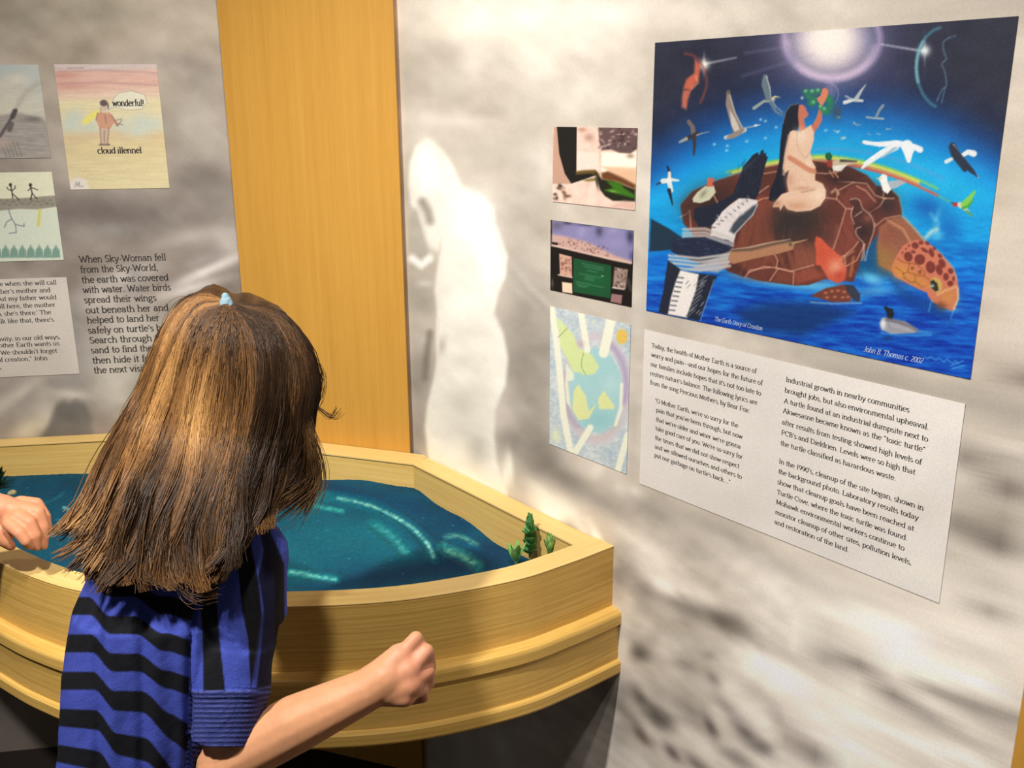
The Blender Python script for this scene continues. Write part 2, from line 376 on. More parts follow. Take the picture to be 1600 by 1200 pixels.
    G[':'] = (.4, ['d', (.2, .08), 'd', (.2, .85)]); G['-'] = (.56, [[(.08, .5), (.48, .5)]]); G['_'] = (1.7, [[(.05, .5), (1.65, .5)]])
    G['!'] = (.45, [st(.22, .4, 1.45), 'd', (.22, .08)]); G[' '] = (.5, [])
    return G
GL = _glyphs()
def text_width(t): return sum(GL[c][0] for c in t)
def lettering(pl, lines, off, thick=.17, thin=.07, soft=0, slant=0):
    """flat printed strokes: each line = (text, start px or None, end px or None, x-height, default width factor)"""
    V = []; Fc = []
    for (t, s0, s1, xh, hs) in lines:
        w = text_width(t)
        if s0 and s1:
            u0, z0 = uz(pl, *s0); u1, z1 = uz(pl, *s1); k = (u1 - u0) / w; z = (z0 + z1) / 2 if abs(z0 - z1) < .02 else z0
        elif s0: u0, z = uz(pl, *s0); k = hs * xh
        else: u1, z = uz(pl, *s1); k = hs * xh; u0 = u1 - k * w
        x = 0
        for c in t:
            adv, ss = GL[c]; dot = False
            for q in ss:
                if q == 'd': dot = True; continue
                if dot:
                    p = [(q[0] + .12 * math.cos(R(b)), q[1] + .12 * math.sin(R(b))) for b in range(0, 360, 90)]; dot = False
                    b0 = len(V); V += [(u0 + (x + px + slant * py) * k, z + py * xh) for px, py in p]; Fc.append((b0, b0 + 1, b0 + 2, b0 + 3)); continue
                q = np.array(q); d = np.gradient(q, axis=0) if len(q) > 2 else np.repeat(q[1:] - q[:1], 2, 0)
                if len(q) > 4 and np.allclose(q[0], q[-1]): d[0] = d[-1] = q[1] - q[-2]
                L = np.hypot(d[:, 0], d[:, 1]) + 1e-9; v = abs(d[:, 1]) / L; wd = (thin + (thick - thin) * v ** 1.3) / 2
                nx, ny = -d[:, 1] / L * wd, d[:, 0] / L * wd
                for i in range(len(q)):
                    for sg in (1, -1):
                        yy = q[i, 1] + sg * ny[i]
                        V.append((u0 + (x + q[i, 0] + sg * nx[i] + slant * yy) * k, z + yy * xh))
                b0 = len(V) - 2 * len(q)
                for i in range(len(q) - 1): Fc.append((b0 + 2 * i, b0 + 2 * i + 1, b0 + 2 * i + 3, b0 + 2 * i + 2))
            x += adv
    V = np.array(V); Wd = pl[0][None, :] + V[:, :1] * pl[1][None, :] + pl[2][None, :] * off; Wd[:, 2] = V[:, 1]
    return mesh_np('lettering', Wd, np.array(Fc))

# ------------------------------------------------------------------ the room
GW = 1.0     # print gain of the walls
def mural_common(P, seed):
    X, Y = P.X, P.Y
    n = fbm(X / 130 + seed, Y / 90, seed, 4) - .5
    P.c += (n * 46)[:, None] * np.array([1, 1, 1.0])
def mural_left(P):
    X, Y = P.X, P.Y
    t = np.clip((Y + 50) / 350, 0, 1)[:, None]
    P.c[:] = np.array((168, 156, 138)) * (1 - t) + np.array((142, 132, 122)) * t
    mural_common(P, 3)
    b = P.blob
    for x, y, rx, ry, c, a, r in [
        (160, 20, 60, 25, (138, 132, 116), .6, 10), (40, 30, 60, 30, (150, 142, 128), .6, 0), (240, 60, 70, 25, (176, 164, 148), .7, 12),
        (330, 30, 40, 30, (186, 176, 158), .7, 0), (290, 100, 60, 16, (140, 130, 122), .7, 12), (320, 130, 50, 20, (150, 142, 132), .5, 0),
        (300, 190, 45, 40, (168, 160, 148), .8, 0), (330, 230, 40, 30, (170, 162, 150), .7, 0), (310, 280, 60, 26, (118, 110, 102), .8, 5), (130, 330, 90, 32, (112, 104, 98), .85, 0),
        (220, 340, 70, 30, (116, 108, 102), .8, 0), (340, 320, 50, 26, (140, 132, 124), .6, 0), (170, 360, 60, 12, (142, 136, 128), .7, -6),
        (300, 370, 60, 14, (166, 158, 150), .8, -12), (355, 385, 22, 26, (186, 178, 168), .7, -40), (330, 420, 70, 9, (206, 198, 190), .9, -24), (300, 450, 60, 9, (198, 190, 182), .8, -16),
        (320, 405, 34, 8, (150, 142, 136), .8, -20), (200, 430, 60, 20, (178, 170, 162), .8, -14), (150, 470, 40, 22, (184, 176, 168), .8, 0),
        (210, 440, 12, 40, (140, 134, 130), .6, 8), (115, 520, 18, 40, (138, 132, 128), .8, 0), (200, 520, 60, 50, (184, 177, 166), .8, 0), (135, 565, 20, 26, (150, 144, 138), .7, 0),
        (70, 385, 40, 20, (130, 122, 118), .4, 0), (180, 600, 40, 50, (190, 183, 168), .85, 0),
        (30, 615, 50, 12, (184, 176, 162), .8, -35), (20, 650, 60, 10, (146, 138, 126), .8, -35), (45, 625, 60, 9, (150, 142, 134), .6, -38), (55, 665, 40, 16, (188, 180, 158), .85, -30),
        (105, 598, 30, 12, (140, 134, 126), .8, 0), (110, 616, 34, 8, (186, 178, 166), .8, 5), (75, 640, 22, 26, (182, 174, 160), .7, -20), (15, 600, 20, 10, (150, 138, 130), .6, 0)]:
        b(x, y, rx, ry, c, a, r)
    P.poly([(88, 632), (100, 626), (108, 630), (118, 624), (132, 630), (142, 650), (146, 682), (60, 688), (76, 664), (82, 645)], (112, 107, 100), 6, .9)
    P.blob(340, 600, 90, 80, (176, 168, 154), .5)
def mural_right(P):
    X, Y = P.X, P.Y
    P.c[:] = np.array((200, 190, 176))
    mural_common(P, 9)
    b = P.blob
    lt, md, dk = (232, 224, 208), (196, 187, 173), (150, 141, 130)
    # upper quiet sky
    for x, y, rx, ry, c, a, r in [
        (700, 20, 120, 40, (226, 216, 200), .8, 0), (720, 30, 30, 18, (234, 226, 210), .8, 0), (655, 45, 22, 40, (206, 196, 182), .8, 0), (800, 30, 160, 40, (230, 220, 204), .8, 0),
        (960, 20, 140, 40, (226, 216, 202), .8, 0), (645, 105, 22, 22, (196, 187, 172), .8, 0), (785, 85, 35, 30, (202, 194, 180), .85, 0), (700, 130, 28, 40, (200, 192, 178), .7, 10),
        (740, 100, 20, 30, (222, 213, 198), .7, 0), (840, 110, 30, 40, (218, 210, 196), .7, 0), (810, 165, 26, 24, (198, 190, 176), .7, 0), (900, 160, 60, 40, (216, 208, 194), .6, 0), (1000, 170, 30, 60, (192, 182, 168), .7, 0),
        (960, 130, 40, 40, (204, 195, 182), .6, 0), (700, 190, 90, 10, (216, 208, 194), .7, 0), (760, 240, 60, 26, (194, 186, 172), .8, 0), (830, 260, 24, 60, (198, 190, 177), .7, 0), (820, 340, 40, 50, (188, 180, 167), .8, 0),
        (1010, 260, 14, 90, (202, 194, 182), .7, 0), (1010, 400, 10, 60, (190, 182, 170), .7, 0), (850, 250, 10, 40, (210, 202, 190), .6, 0),
        (640, 290, 16, 60, (190, 183, 168), .8, 0), (650, 380, 18, 40, (180, 173, 158), .85, 0), (655, 470, 22, 30, (176, 169, 155), .85, 0), (650, 530, 10, 16, (206, 199, 184), .7, 0),
        (655, 590, 22, 50, (160, 152, 141), .85, 0), (655, 680, 18, 40, (164, 156, 145), .8, 0), (830, 480, 40, 60, (168, 160, 149), .85, 0), (820, 560, 40, 60, (160, 152, 142), .85, 0),
        (830, 640, 30, 40, (166, 158, 147), .8, 0), (800, 420, 22, 30, (178, 170, 158), .8, 0), (850, 560, 20, 80, (172, 164, 153), .7, 0), (845, 700, 40, 34, (150, 142, 132), .85, 20), (800, 690, 26, 22, (156, 148, 138), .8, 0),
        (820, 640, 18, 12, (184, 177, 166), .6, 20), (995, 500, 12, 40, (210, 202, 190), .6, 0), (990, 640, 9, 80, (188, 180, 168), .6, 0), (1120, 505, 160, 14, (190, 181, 170), .6, 12),
        (1350, 590, 120, 16, (168, 159, 148), .6, 12), (1550, 560, 50, 40, (172, 160, 146), .7, 0), (1570, 300, 40, 200, (196, 182, 164), .6, 0), (1585, 585, 30, 20, (136, 126, 116), .8, 20), (1560, 640, 50, 26, (142, 133, 123), .8, 20),
        (1560, 672, 40, 9, (182, 172, 156), .8, 25), (1530, 720, 40, 20, (140, 131, 122), .85, 20), (1590, 720, 24, 12, (160, 150, 140), .7, 20), (1570, 760, 40, 20, (136, 127, 118), .8, 25), (1545, 800, 44, 11, (176, 166, 152), .85, 30),
        (1520, 830, 40, 20, (124, 116, 108), .9, 22), (1580, 860, 40, 20, (120, 112, 104), .9, 35), (1500, 870, 44, 12, (190, 180, 166), .8, 18), (1560, 920, 60, 16, (176, 167, 154), .8, 25)]:
        b(x, y, rx, ry, c, a, r)
    # figure-like white rock, overexposed in the mural print
    fig = [(666, 216), (650, 228), (640, 255), (638, 290), (641, 318), (648, 330), (655, 345), (664, 372), (672, 385), (684, 392), (690, 372), (688, 392), (683, 420), (679, 450), (682, 480), (684, 520), (684, 560), (678, 590), (668, 630), (664, 665), (668, 705),
           (672, 740), (800, 800), (776, 720), (772, 680), (774, 640), (790, 600), (794, 560), (786, 520), (772, 490), (778, 460), (790, 430), (793, 400), (784, 375), (774, 350), (772, 325), (756, 308), (722, 290), (708, 260), (694, 236), (676, 220)]
    P.poly(fig, (228, 222, 208), 4.5, 1)
    for x, y, rx, ry, c, a, r in [(735, 340, 36, 40, (244, 240, 230), .9, 0), (765, 410, 22, 40, (240, 236, 226), .8, 0), (710, 470, 22, 60, (232, 227, 213), .8, 0), (740, 510, 26, 24, (222, 216, 202), .8, 0),
        (735, 560, 30, 30, (220, 214, 200), .7, 0), (725, 640, 30, 40, (208, 202, 188), .85, 10), (745, 700, 20, 30, (202, 195, 182), .8, 0), (700, 680, 20, 26, (222, 215, 202), .8, 0), (668, 260, 16, 40, (248, 245, 234), .8, 0), (678, 350, 16, 40, (224, 218, 205), .7, 0),
        (735, 592, 40, 6, (228, 222, 208), .7, 10), (690, 540, 8, 14, (186, 178, 165), .8, 10)]: b(x, y, rx, ry, c, a, r)
    P.line([(660, 316), (668, 330), (672, 345)], 14, (168, 160, 148), 5, .9)
    P.poly([(648, 325), (655, 330), (668, 385), (672, 415), (640, 400), (640, 340)], (184, 177, 163), 5, .8)
    P.line([(654, 330), (666, 370), (672, 385)], 4, (214, 208, 194), 3, .8)
    P.line([(644, 404), (658, 414), (671, 404)], 11, (244, 240, 228), 4, .95); P.blob(664, 443, 14, 5, (212, 205, 192), .8)
    P.line([(672, 520), (666, 560), (664, 590)], 10, (146, 138, 126), 4, .8); P.line([(684, 500), (683, 600)], 4, (222, 216, 203), 2.5, .9)
    P.line([(800, 410), (830, 450), (860, 478)], 6, (196, 188, 176), 5, .8); P.line([(796, 445), (840, 480)], 5, (188, 180, 168), 5, .7)
    # lower part: streaks running down to the right
    streak = [(870, 790, 46, 14, lt, .9, 30), (846, 770, 30, 9, lt, .8, 45), (866, 805, 30, 16, (244, 238, 224), .9, 30), (905, 825, 34, 8, (236, 228, 214), .9, 60), (932, 838, 26, 7, (238, 231, 217), .9, 62), (790, 745, 8, 30, (232, 226, 210), .9, 5), (797, 730, 5, 24, (236, 230, 214), .8, -5), (932, 738, 10, 14, (224, 216, 202), .9, 50), (968, 762, 12, 9, (222, 214, 200), .9, 40), (992, 768, 12, 8, (218, 210, 196), .9, 40),
        (885, 745, 40, 18, (160, 152, 142), .9, 35), (850, 725, 30, 18, (150, 142, 132), .8, 30), (930, 780, 50, 14, (170, 162, 152), .9, 30), (1020, 800, 50, 16, (168, 160, 150), .9, 25), (890, 830, 20, 18, (176, 168, 157), .7, 40),
        (1000, 850, 70, 16, (226, 216, 202), .9, 35), (1030, 890, 80, 16, (222, 212, 198), .9, 35), (1080, 860, 60, 12, (190, 181, 170), .8, 30), (1120, 830, 80, 12, (176, 167, 156), .8, 25), (1180, 880, 90, 14, (214, 205, 191), .85, 30),
        (980, 900, 16, 26, (178, 169, 158), .8, -20), (965, 900, 12, 22, (160, 150, 140), .7, 0), (1035, 915, 36, 12, (226, 218, 204), .9, 40), (1010, 930, 26, 16, (160, 152, 142), .85, 60), (1075, 950, 40, 12, (150, 142, 132), .9, 25), (1130, 970, 44, 15, (126, 118, 108), .95, 25), (1160, 985, 26, 10, (138, 130, 120), .8, 35),
        (1050, 960, 16, 8, (200, 192, 178), .8, 40), (1010, 975, 30, 14, (206, 198, 184), .7, 40), (1060, 1000, 40, 12, (204, 196, 182), .8, 30), (980, 960, 12, 26, (210, 202, 188), .8, 0), (1000, 1020, 18, 14, (122, 113, 105), .9, 30), (1020, 1000, 14, 20, (160, 152, 141), .6, 30),
        (975, 1000, 8, 24, (206, 198, 184), .7, 0), (1090, 1010, 16, 10, (184, 176, 164), .7, 40), (1072, 1040, 24, 9, (150, 142, 133), .85, 35), (1115, 1062, 14, 8, (148, 140, 132), .85, 50), (1105, 1025, 10, 8, (168, 160, 150), .8, 0), (1050, 1022, 16, 12, (190, 182, 170), .8, 0), (1085, 1065, 22, 10, (190, 182, 171), .8, 30),
        (1250, 900, 110, 13, (186, 177, 166), .8, 22), (1260, 940, 120, 16, (220, 211, 197), .9, 25), (1200, 1010, 50, 20, (176, 167, 156), .8, 30), (1180, 930, 60, 14, (204, 195, 182), .8, 30), (1330, 960, 70, 16, (190, 180, 168), .8, 28), (1400, 940, 110, 12, (206, 196, 182), .8, 22), (1400, 985, 90, 18, (232, 224, 210), .9, 25),
        (1270, 1000, 60, 22, (222, 213, 199), .85, 30), (1330, 1030, 40, 10, (130, 121, 112), .95, 35), (1290, 1025, 20, 20, (146, 138, 128), .8, 40), (1380, 1075, 46, 12, (136, 127, 118), .95, 35), (1440, 1115, 50, 13, (150, 141, 132), .9, 30), (1490, 1150, 30, 12, (160, 150, 141), .8, 40),
        (1430, 1040, 70, 16, (228, 220, 206), .9, 28), (1470, 1085, 40, 10, (158, 150, 140), .8, 20), (1540, 1110, 44, 13, (136, 128, 118), .95, 20), (1580, 1130, 20, 22, (130, 122, 112), .8, 60), (1530, 1070, 60, 12, (220, 211, 197), .8, 25), (1560, 1010, 40, 14, (206, 197, 183), .7, 20), (1480, 1010, 40, 20, (196, 186, 174), .8, 20), (1580, 985, 20, 20, (214, 205, 190), .8, 0),
        (1560, 960, 40, 14, (150, 141, 131), .8, 30), (1240, 1075, 70, 20, (226, 218, 205), .95, 35), (1200, 1050, 40, 16, (224, 216, 203), .9, 35), (1290, 1120, 50, 22, (200, 190, 178), .7, 30), (1310, 1160, 60, 16, (226, 217, 204), .9, 30), (1270, 1165, 40, 14, (160, 150, 140), .6, 40), (1400, 1160, 60, 20, (216, 206, 193), .8, 25), (1500, 1180, 60, 14, (222, 213, 199), .8, 25), (1590, 1170, 14, 26, (170, 160, 148), .6, 0),
        (950, 1080, 40, 26, (140, 132, 122), .6, 50), (1000, 1090, 30, 10, (128, 120, 110), .85, 60), (1025, 1120, 24, 12, (118, 110, 101), .85, 55), (1030, 1085, 14, 24, (166, 158, 147), .6, -30), (1040, 1125, 20, 14, (124, 116, 107), .7, 30), (1000, 1145, 30, 9, (126, 112, 100), .85, 50), (1020, 1155, 14, 6, (176, 168, 155), .8, 40), (975, 1130, 18, 26, (164, 156, 145), .7, 30),
        (1075, 1110, 40, 16, (160, 151, 142), .8, 40), (1110, 1135, 22, 8, (116, 107, 100), .85, 60), (1050, 1175, 20, 9, (120, 106, 100), .85, 50), (1090, 1195, 30, 10, (128, 118, 110), .8, 40), (1140, 1110, 40, 10, (150, 141, 133), .8, 45), (1165, 1145, 26, 10, (122, 113, 106), .85, 40), (1195, 1170, 30, 12, (118, 110, 104), .9, 25), (1150, 1185, 40, 12, (140, 131, 122), .8, 30),
        (1180, 1080, 50, 10, (178, 169, 158), .7, 40), (1215, 1120, 30, 12, (170, 161, 151), .8, 45), (1250, 1170, 34, 14, (140, 130, 122), .9, 35), (1285, 1190, 24, 14, (122, 113, 106), .8, 45), (1220, 1180, 20, 10, (206, 197, 184), .7, 20), (970, 1170, 26, 20, (176, 167, 156), .7, 40), (960, 1050, 14, 30, (190, 182, 170), .5, 0)]
    for q in streak: b(*q[:4], q[4], q[5], q[6])
    # extra fine streaking below (measured pattern direction)
    u = (X * .8 + Y * .6); v = (-X * .6 + Y * .8)
    n = fbm(u / 60, v / 16, 21, 3) - .5; w = np.clip((Y - 760 - (X - 900) * .3) / 120, 0, 1)
    P.c += (n * 38 * w + 8 * np.clip((Y - 760) / 120, 0, 1) + 16 * np.clip((Y - 860) / 120, 0, 1) * np.clip((X - 1080) / 120, 0, 1))[:, None]

def mural_finish(P, mean, k, seed):
    P.c = np.array(mean) + (P.c - np.array(mean)) * k
    u = P.X * .8 + P.Y * .6; v = -P.X * .6 + P.Y * .8
    P.c += ((fbm(P.X / 34, P.Y / 26, seed, 3) - .5) * 22 + (fbm(u / 46, v / 18, seed + 3, 3) - .5) * 18)[:, None] * np.array((1, 1, .98))
def wall(name, pl, us, zs, paint, gain):
    V, Fc, i = sheet_grid(pl, us, zs, 0)
    X, Y = proj(V); dep = (V - CAM)[:, 1] * CP - (V - CAM)[:, 2] * SP
    X = np.where(dep > .3, X, 3000); Y = np.where(dep > .3, Y, 3000)
    P = Paint(np.clip(X, -1500, 3500), np.clip(Y, -1500, 3500), (180, 172, 160)); paint(P)
    ring = np.array([i[0, 0], i[0, -1], i[-1, -1], i[-1, 0]]); nb = len(V)
    Vb = V[ring] - pl[2] * .06
    V2 = np.vstack([V, Vb]); col = np.vstack([P.c, P.c[ring]])
    bm_f = [(nb, nb + 3, nb + 2, nb + 1)] + [(ring[j], ring[(j + 1) % 4], nb + (j + 1) % 4, nb + j)[::-1] for j in range(4)]
    me = mesh_np(name, V2, np.vstack([Fc, np.array(bm_f)])); set_col(me, np.clip(lin(np.clip(col, 0, 255)) * gain, 0, .93), True)
    return link(name, me, M['mural'], None, kind='structure')
def rng(a, b, s): return list(np.linspace(a, b, max(2, int(round((b - a) / s)) + 1)))
ZS = rng(0, .3, .06)[:-1] + rng(.3, 1.85, .006)[:-1] + rng(1.85, 2.7, .06)
LM = float(np.linalg.norm(B - A)); LL = .56
# the two mural walls meet behind the maple pilaster
_t = np.linalg.solve(np.array([[PLL[1][0], -dR[0]], [PLL[1][1], -dR[1]]]), (B - E)[:2]); CC = E + PLL[1] * _t[0]
LX = float(np.linalg.norm(CC - B))
PLRx = (CC.copy(), dR, PLR[2]); PLLx = (CC - PLL[1] * 2.8, PLL[1], PLL[2])
wall('wall_right', PLRx, rng(0, LX + .9, .006)[:-1] + rng(LX + .9, LX + 2.4, .05), ZS, lambda P: (mural_right(P), mural_finish(P, (190, 182, 171), 1.42, 31)), GW)
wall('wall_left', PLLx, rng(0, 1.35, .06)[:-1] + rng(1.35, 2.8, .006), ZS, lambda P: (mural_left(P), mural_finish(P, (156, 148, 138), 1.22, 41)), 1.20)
def slab(name, pts, z0, z1, m):
    return link(name, prism(name, pts, z0, z1), m, None, kind='structure')
ER = B + dR * 2.4; EL = CC - PLL[1] * 2.8
room = [EL, (EL[0], -2.2, 0), (ER[0], -2.2, 0), ER, CC]
slab('floor', room, -.06, 0, M['floor']); slab('ceiling', room, 2.7, 2.76, M['ceil'])
# maple pilasters
def pilaster(name, pl, u0, u1, back, z1=2.7):
    p0 = pl[0] + pl[1] * u0; p1 = pl[0] + pl[1] * u1
    me = prism(name, [p0, p1] + back, 0.001, z1)
    l = me.uv_layers[0]
    for pg in me.polygons:
        for li in pg.loop_indices:
            c = me.vertices[me.loops[li].vertex_index].co; l.data[li].uv = (c.z, c.x + c.y)
    return link(name, me, M['maple'], None, kind='structure')
ua = uz(PLM, 376, 435)[0]; ub = uz(PLM, 627, 350)[0]
PLP = (PLM[0] - PLM[2] * .012, PLM[1], PLM[2])
pilaster('trim_1', PLP, uz(PLP, 376, 435)[0], uz(PLP, 627, 350)[0], [PLM[0] + PLM[1] * (ub - .010) - PLM[2] * .028, CC + np.array([0, -.002, 0]), PLM[0] + PLM[1] * (ua + .02) - PLM[2] * .05])
uc = uz(PLR, 1591, 1150)[0]
nR = PLR[2]
pilaster('trim_2', (PLR[0] + nR * .006, PLR[1], nR), uc, uc + .30, [PLR[0] + PLR[1] * (uc + .30), PLR[0] + PLR[1] * uc])

# ------------------------------------------------------------------ the sand table
ARC = [E, E + [.07, -.22, 0], (-1.03, 1.575, 0), (-.900, 1.455, 0), (-.825, 1.398, 0), (-.750, 1.349, 0), (-.653, 1.302, 0), (-.50, 1.262, 0), (-.342, 1.251, 0), (-.168, 1.267, 0), (-.008, 1.322, 0), (.087, 1.382, 0), D]
arc = catmull(np.array([np.asarray(p, float) for p in ARC]), 6)
tg = np.gradient(arc, axis=0); tg /= np.linalg.norm(tg[:, :2], axis=1)[:, None]
nrm = np.stack([tg[:, 1], -tg[:, 0], tg[:, 2] * 0], 1)      # outward (to the visitor)
tab = thing('sand_table', (-.42, 1.60, 0.55), label='pale pine sand table with a curved front, fixed to the mural walls', category='sand table')
def arcband(name, prof, m, parent, **k):
    # keep the band's two ends on the wall planes
    return child(name, sweep(name, arc, prof, nrm, **k), m, parent)
TW = .044
arcband('front_board', [(-TW, .575), (0, .575), (0, .7975), (-.001, .7995), (-.003, ZR), (-TW + .002, ZR), (-TW, ZR - .002)], M['pine'], tab)
arcband('top_edge', [(-TW - .001, ZR), (.0005, ZR), (.0005, ZR + .0012), (-TW - .001, ZR + .0012)], M['pine_top'], tab)
arcband('ledge_moulding', [(0, .692), (.017, .6895), (.0200, .6880), (.0215, .6850), (.022, .682), (.022, .6665), (.0212, .6652), (.0165, .6650), (.0, .6650)], M['pine'], tab, smooth=False)
arcband('lower_band', [(0, .664), (.0165, .664), (.0165, .598), (0, .598)], M['pine'], tab)
arcband('bottom_bead', [(-.02, .598), (.017, .598), (.021, .5965), (.0235, .593), (.0235, .576), (.0215, .572), (-.02, .572)], M['pine'], tab)
def wallboard(name, pl, u0, u1, t0, t1, z0, z1, m, m0=0, m1=0, bev=.0015):
    """board against a wall, ends mitred by m0 / m1 metres"""
    p = lambda u, t: pl[0] + pl[1] * u + pl[2] * t
    return child(name, prism(name, [p(u0, t0), p(u1, t0), p(u1 - m1, t1), p(u0 + m0, t1)], z0, z1, bevel=bev), m, tab)
k30 = math.tan(R(15)) ; W2 = .046
UD = .5485
PLLe = (E.copy(), PLL[1], PLL[2]); LE = float(np.linalg.norm(A - E))
for pl, L, nm in ((PLLe, LE, 'left'), (PLM, LM, 'mid'), (PLR, UD, 'right')):
    a0 = .0 if nm == 'left' else W2 * k30; a1 = .0 if nm == 'right' else W2 * k30
    t0 = .0012
    e0 = .03 if nm == 'left' else 0; e1 = .034 if nm == 'right' else 0
    wallboard('rim_board', pl, e0, L - e1, -.0105 if nm == 'mid' else t0, W2, .7962, ZR, M['pine_top'], a0, a1, .0008)
    i0 = 0 if nm == 'left' else (W2 - .004) * k30; i1 = 0 if nm == 'right' else (W2 - .004) * k30
    wallboard('inner_board', pl, max(i0, e0) , L - max(i1, e1), .012, W2 - .0025, .60, .7958, M['pine_in'], 0, 0, 0)
inn = [tuple(p - n * TW) for p, n in zip(arc, nrm)]
tray = [tuple(p - n * (TW * .5)) for p, n in zip(arc[1:-1], nrm[1:-1])] + [tuple(B + dR * .5 + PLR[2] * .03), tuple(B + PLR[2] * .03), tuple(A + PLM[2] * .03), tuple(E + PLL[1] * .06 + PLL[2] * .02)]
child('tray_floor', prism('tray_floor', tray[::-1], .60, .612), M['under'], tab)
child('underside_board', prism('underside_board', tray[::-1], .574, .586), M['under'], tab)
bk = np.array([.12, -.02]);
# wall bracket under the tray
child('wall_bracket', prism('wall_bracket', [PLM[0] + PLM[1] * .16 + PLM[2] * .003, PLM[0] + PLM[1] * .50 + PLM[2] * .003, PLM[0] + PLM[1] * .50 + PLM[2] * .20, PLM[0] + PLM[1] * .16 + PLM[2] * .20], .50, .574), M['under'], tab)

# dyed sand inside
def sand():
    xs = np.arange(-1.30, .17, .0027); ys = np.arange(1.22, 2.10, .0027); Xg, Yg = np.meshgrid(xs, ys); P = np.stack([Xg.ravel(), Yg.ravel(), 0 * Xg.ravel()], 1)
    poly = np.array([p[:2] for p in [q - n * (TW - .006) for q, n in zip(arc, nrm)][1:-1]] + [tuple((D + PLR[2] * .030)[:2]), tuple((B + PLR[2] * .036)[:2]), tuple((A + PLM[2] * .036)[:2]), tuple((E + PLL[1] * .05 + PLL[2] * .036)[:2])])
    ins = np.zeros(len(P), bool)
    for i in range(len(poly)):
        a, b = poly[i - 1], poly[i]; c = (a[1] > P[:, 1]) != (b[1] > P[:, 1])
        ins ^= c & (P[:, 0] < (b[0] - a[0]) * (P[:, 1] - a[1]) / (b[1] - a[1] + 1e-12) + a[0])
    dw = (P - PLR[0]) @ PLR[2]; dm = (P - PLM[0]) @ PLM[2]; dl = (P - PLLe[0]) @ PLLe[2]; ur = (P - B) @ dR
    z = .738 - .014 * np.exp(-((P[:, 0] + .95) / .3) ** 2)
    z += .010 * np.exp(-((P[:, 0] + .28) / .12) ** 2 - ((P[:, 1] - 1.80) / .08) ** 2)
    z -= .020 * np.clip((ur - .12) / .3, 0, 1) * np.exp(-(dw / .14) ** 2)
    z += .008 * np.sin(ur * 34 + 1.0) * np.exp(-(dw / .07) ** 2) * (ur > -.2)
    z += .006 * np.sin(P[:, 0] * 22 + 2) * np.exp(-(dm / .07) ** 2)
    z += .010 * (fbm(P[:, 0] * 9 + 20, P[:, 1] * 9, 5, 3) - .5)
    # furrows drawn by fingers
    for pts, w, d in FUR:
        pts = catmull(pts, 6); dmn = np.full(len(P), 9.)
        for a, b in zip(pts[:-1], pts[1:]):
            v = b - a; t = np.clip(((P - a) @ v) / (v @ v + 1e-9), 0, 1); dmn = np.minimum(dmn, np.linalg.norm(P - a - t[:, None] * v, axis=1))
        z -= d * np.exp(-(dmn / w) ** 2) - d * .7 * np.exp(-((dmn - 1.8 * w) / (.7 * w)) ** 2)
    z += .0012 * (RNG.random(len(P)) - .5)
    P[:, 2] = z
    X, Y = proj(P); Q = Paint(X, Y, (8, 82, 108))
    n = fbm(P[:, 0] * 14, P[:, 1] * 14, 8, 4)[:, None]; Q.c += (n - .5) * np.array((14, 36, 40))
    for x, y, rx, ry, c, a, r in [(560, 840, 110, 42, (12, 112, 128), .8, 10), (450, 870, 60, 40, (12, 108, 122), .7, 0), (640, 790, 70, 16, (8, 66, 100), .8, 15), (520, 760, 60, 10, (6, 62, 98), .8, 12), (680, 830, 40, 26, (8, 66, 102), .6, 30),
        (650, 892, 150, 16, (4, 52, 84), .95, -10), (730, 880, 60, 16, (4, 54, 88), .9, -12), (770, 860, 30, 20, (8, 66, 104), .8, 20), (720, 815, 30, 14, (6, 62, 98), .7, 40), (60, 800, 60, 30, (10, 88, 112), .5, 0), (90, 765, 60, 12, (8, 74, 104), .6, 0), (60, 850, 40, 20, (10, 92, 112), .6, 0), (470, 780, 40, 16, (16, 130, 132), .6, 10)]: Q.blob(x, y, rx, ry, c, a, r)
    base0 = Q.c.copy()
    pale = (150, 226, 206); tq = (20, 140, 138)
    Q.line([(500, 775), (527, 778), (569, 787), (610, 804), (644, 825), (666, 847), (678, 872)], 13, tq, 6, .55, sm=4)
    Q.line([(527, 778), (569, 787), (610, 804), (644, 825), (666, 847), (678, 870)], 3, pale, 1.6, .95, taper=6, sm=4)
    Q.line([(486, 789), (535, 799)], 6, (70, 200, 180), 2.5, .8); Q.line([(584, 820), (610, 838), (632, 862)], 20, tq, 7, .6, sm=4); Q.line([(588, 822), (612, 838), (634, 864)], 6, (110, 200, 185), 4, .6, sm=4)
    Q.line([(696, 838), (719, 838), (745, 851)], 6, (120, 200, 180), 3, .8, sm=4); Q.line([(694, 856), (722, 868), (746, 884)], 18, (60, 170, 150), 5, .75, sm=4); Q.line([(696, 858), (722, 869), (740, 880)], 5, (160, 215, 180), 3, .7, sm=4)
    Q.line([(440, 893), (475, 899), (524, 905)], 12, tq, 5, .8, sm=3); Q.line([(455, 894), (485, 899), (524, 906)], 7, (130, 225, 205), 2.5, .9, taper=4)
    Q.line([(100, 793), (116, 799)], 5, (130, 205, 205), 2, .8); Q.line([(60, 788), (80, 782), (100, 770)], 3, (60, 150, 160), 2, .5, sm=4); Q.line([(88, 812), (108, 808)], 4, (60, 150, 180), 2, .5)
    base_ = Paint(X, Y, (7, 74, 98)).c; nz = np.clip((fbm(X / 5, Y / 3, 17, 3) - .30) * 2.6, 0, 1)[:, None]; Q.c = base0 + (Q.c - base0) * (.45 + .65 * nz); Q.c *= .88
    sp = RNG.random(len(P)); Q.c *= (.90 + .20 * RNG.random(len(P)))[:, None]; Q.mix(np.where(sp > .9988)[0], (90, 190, 185), np.full((sp > .9988).sum(), .5))
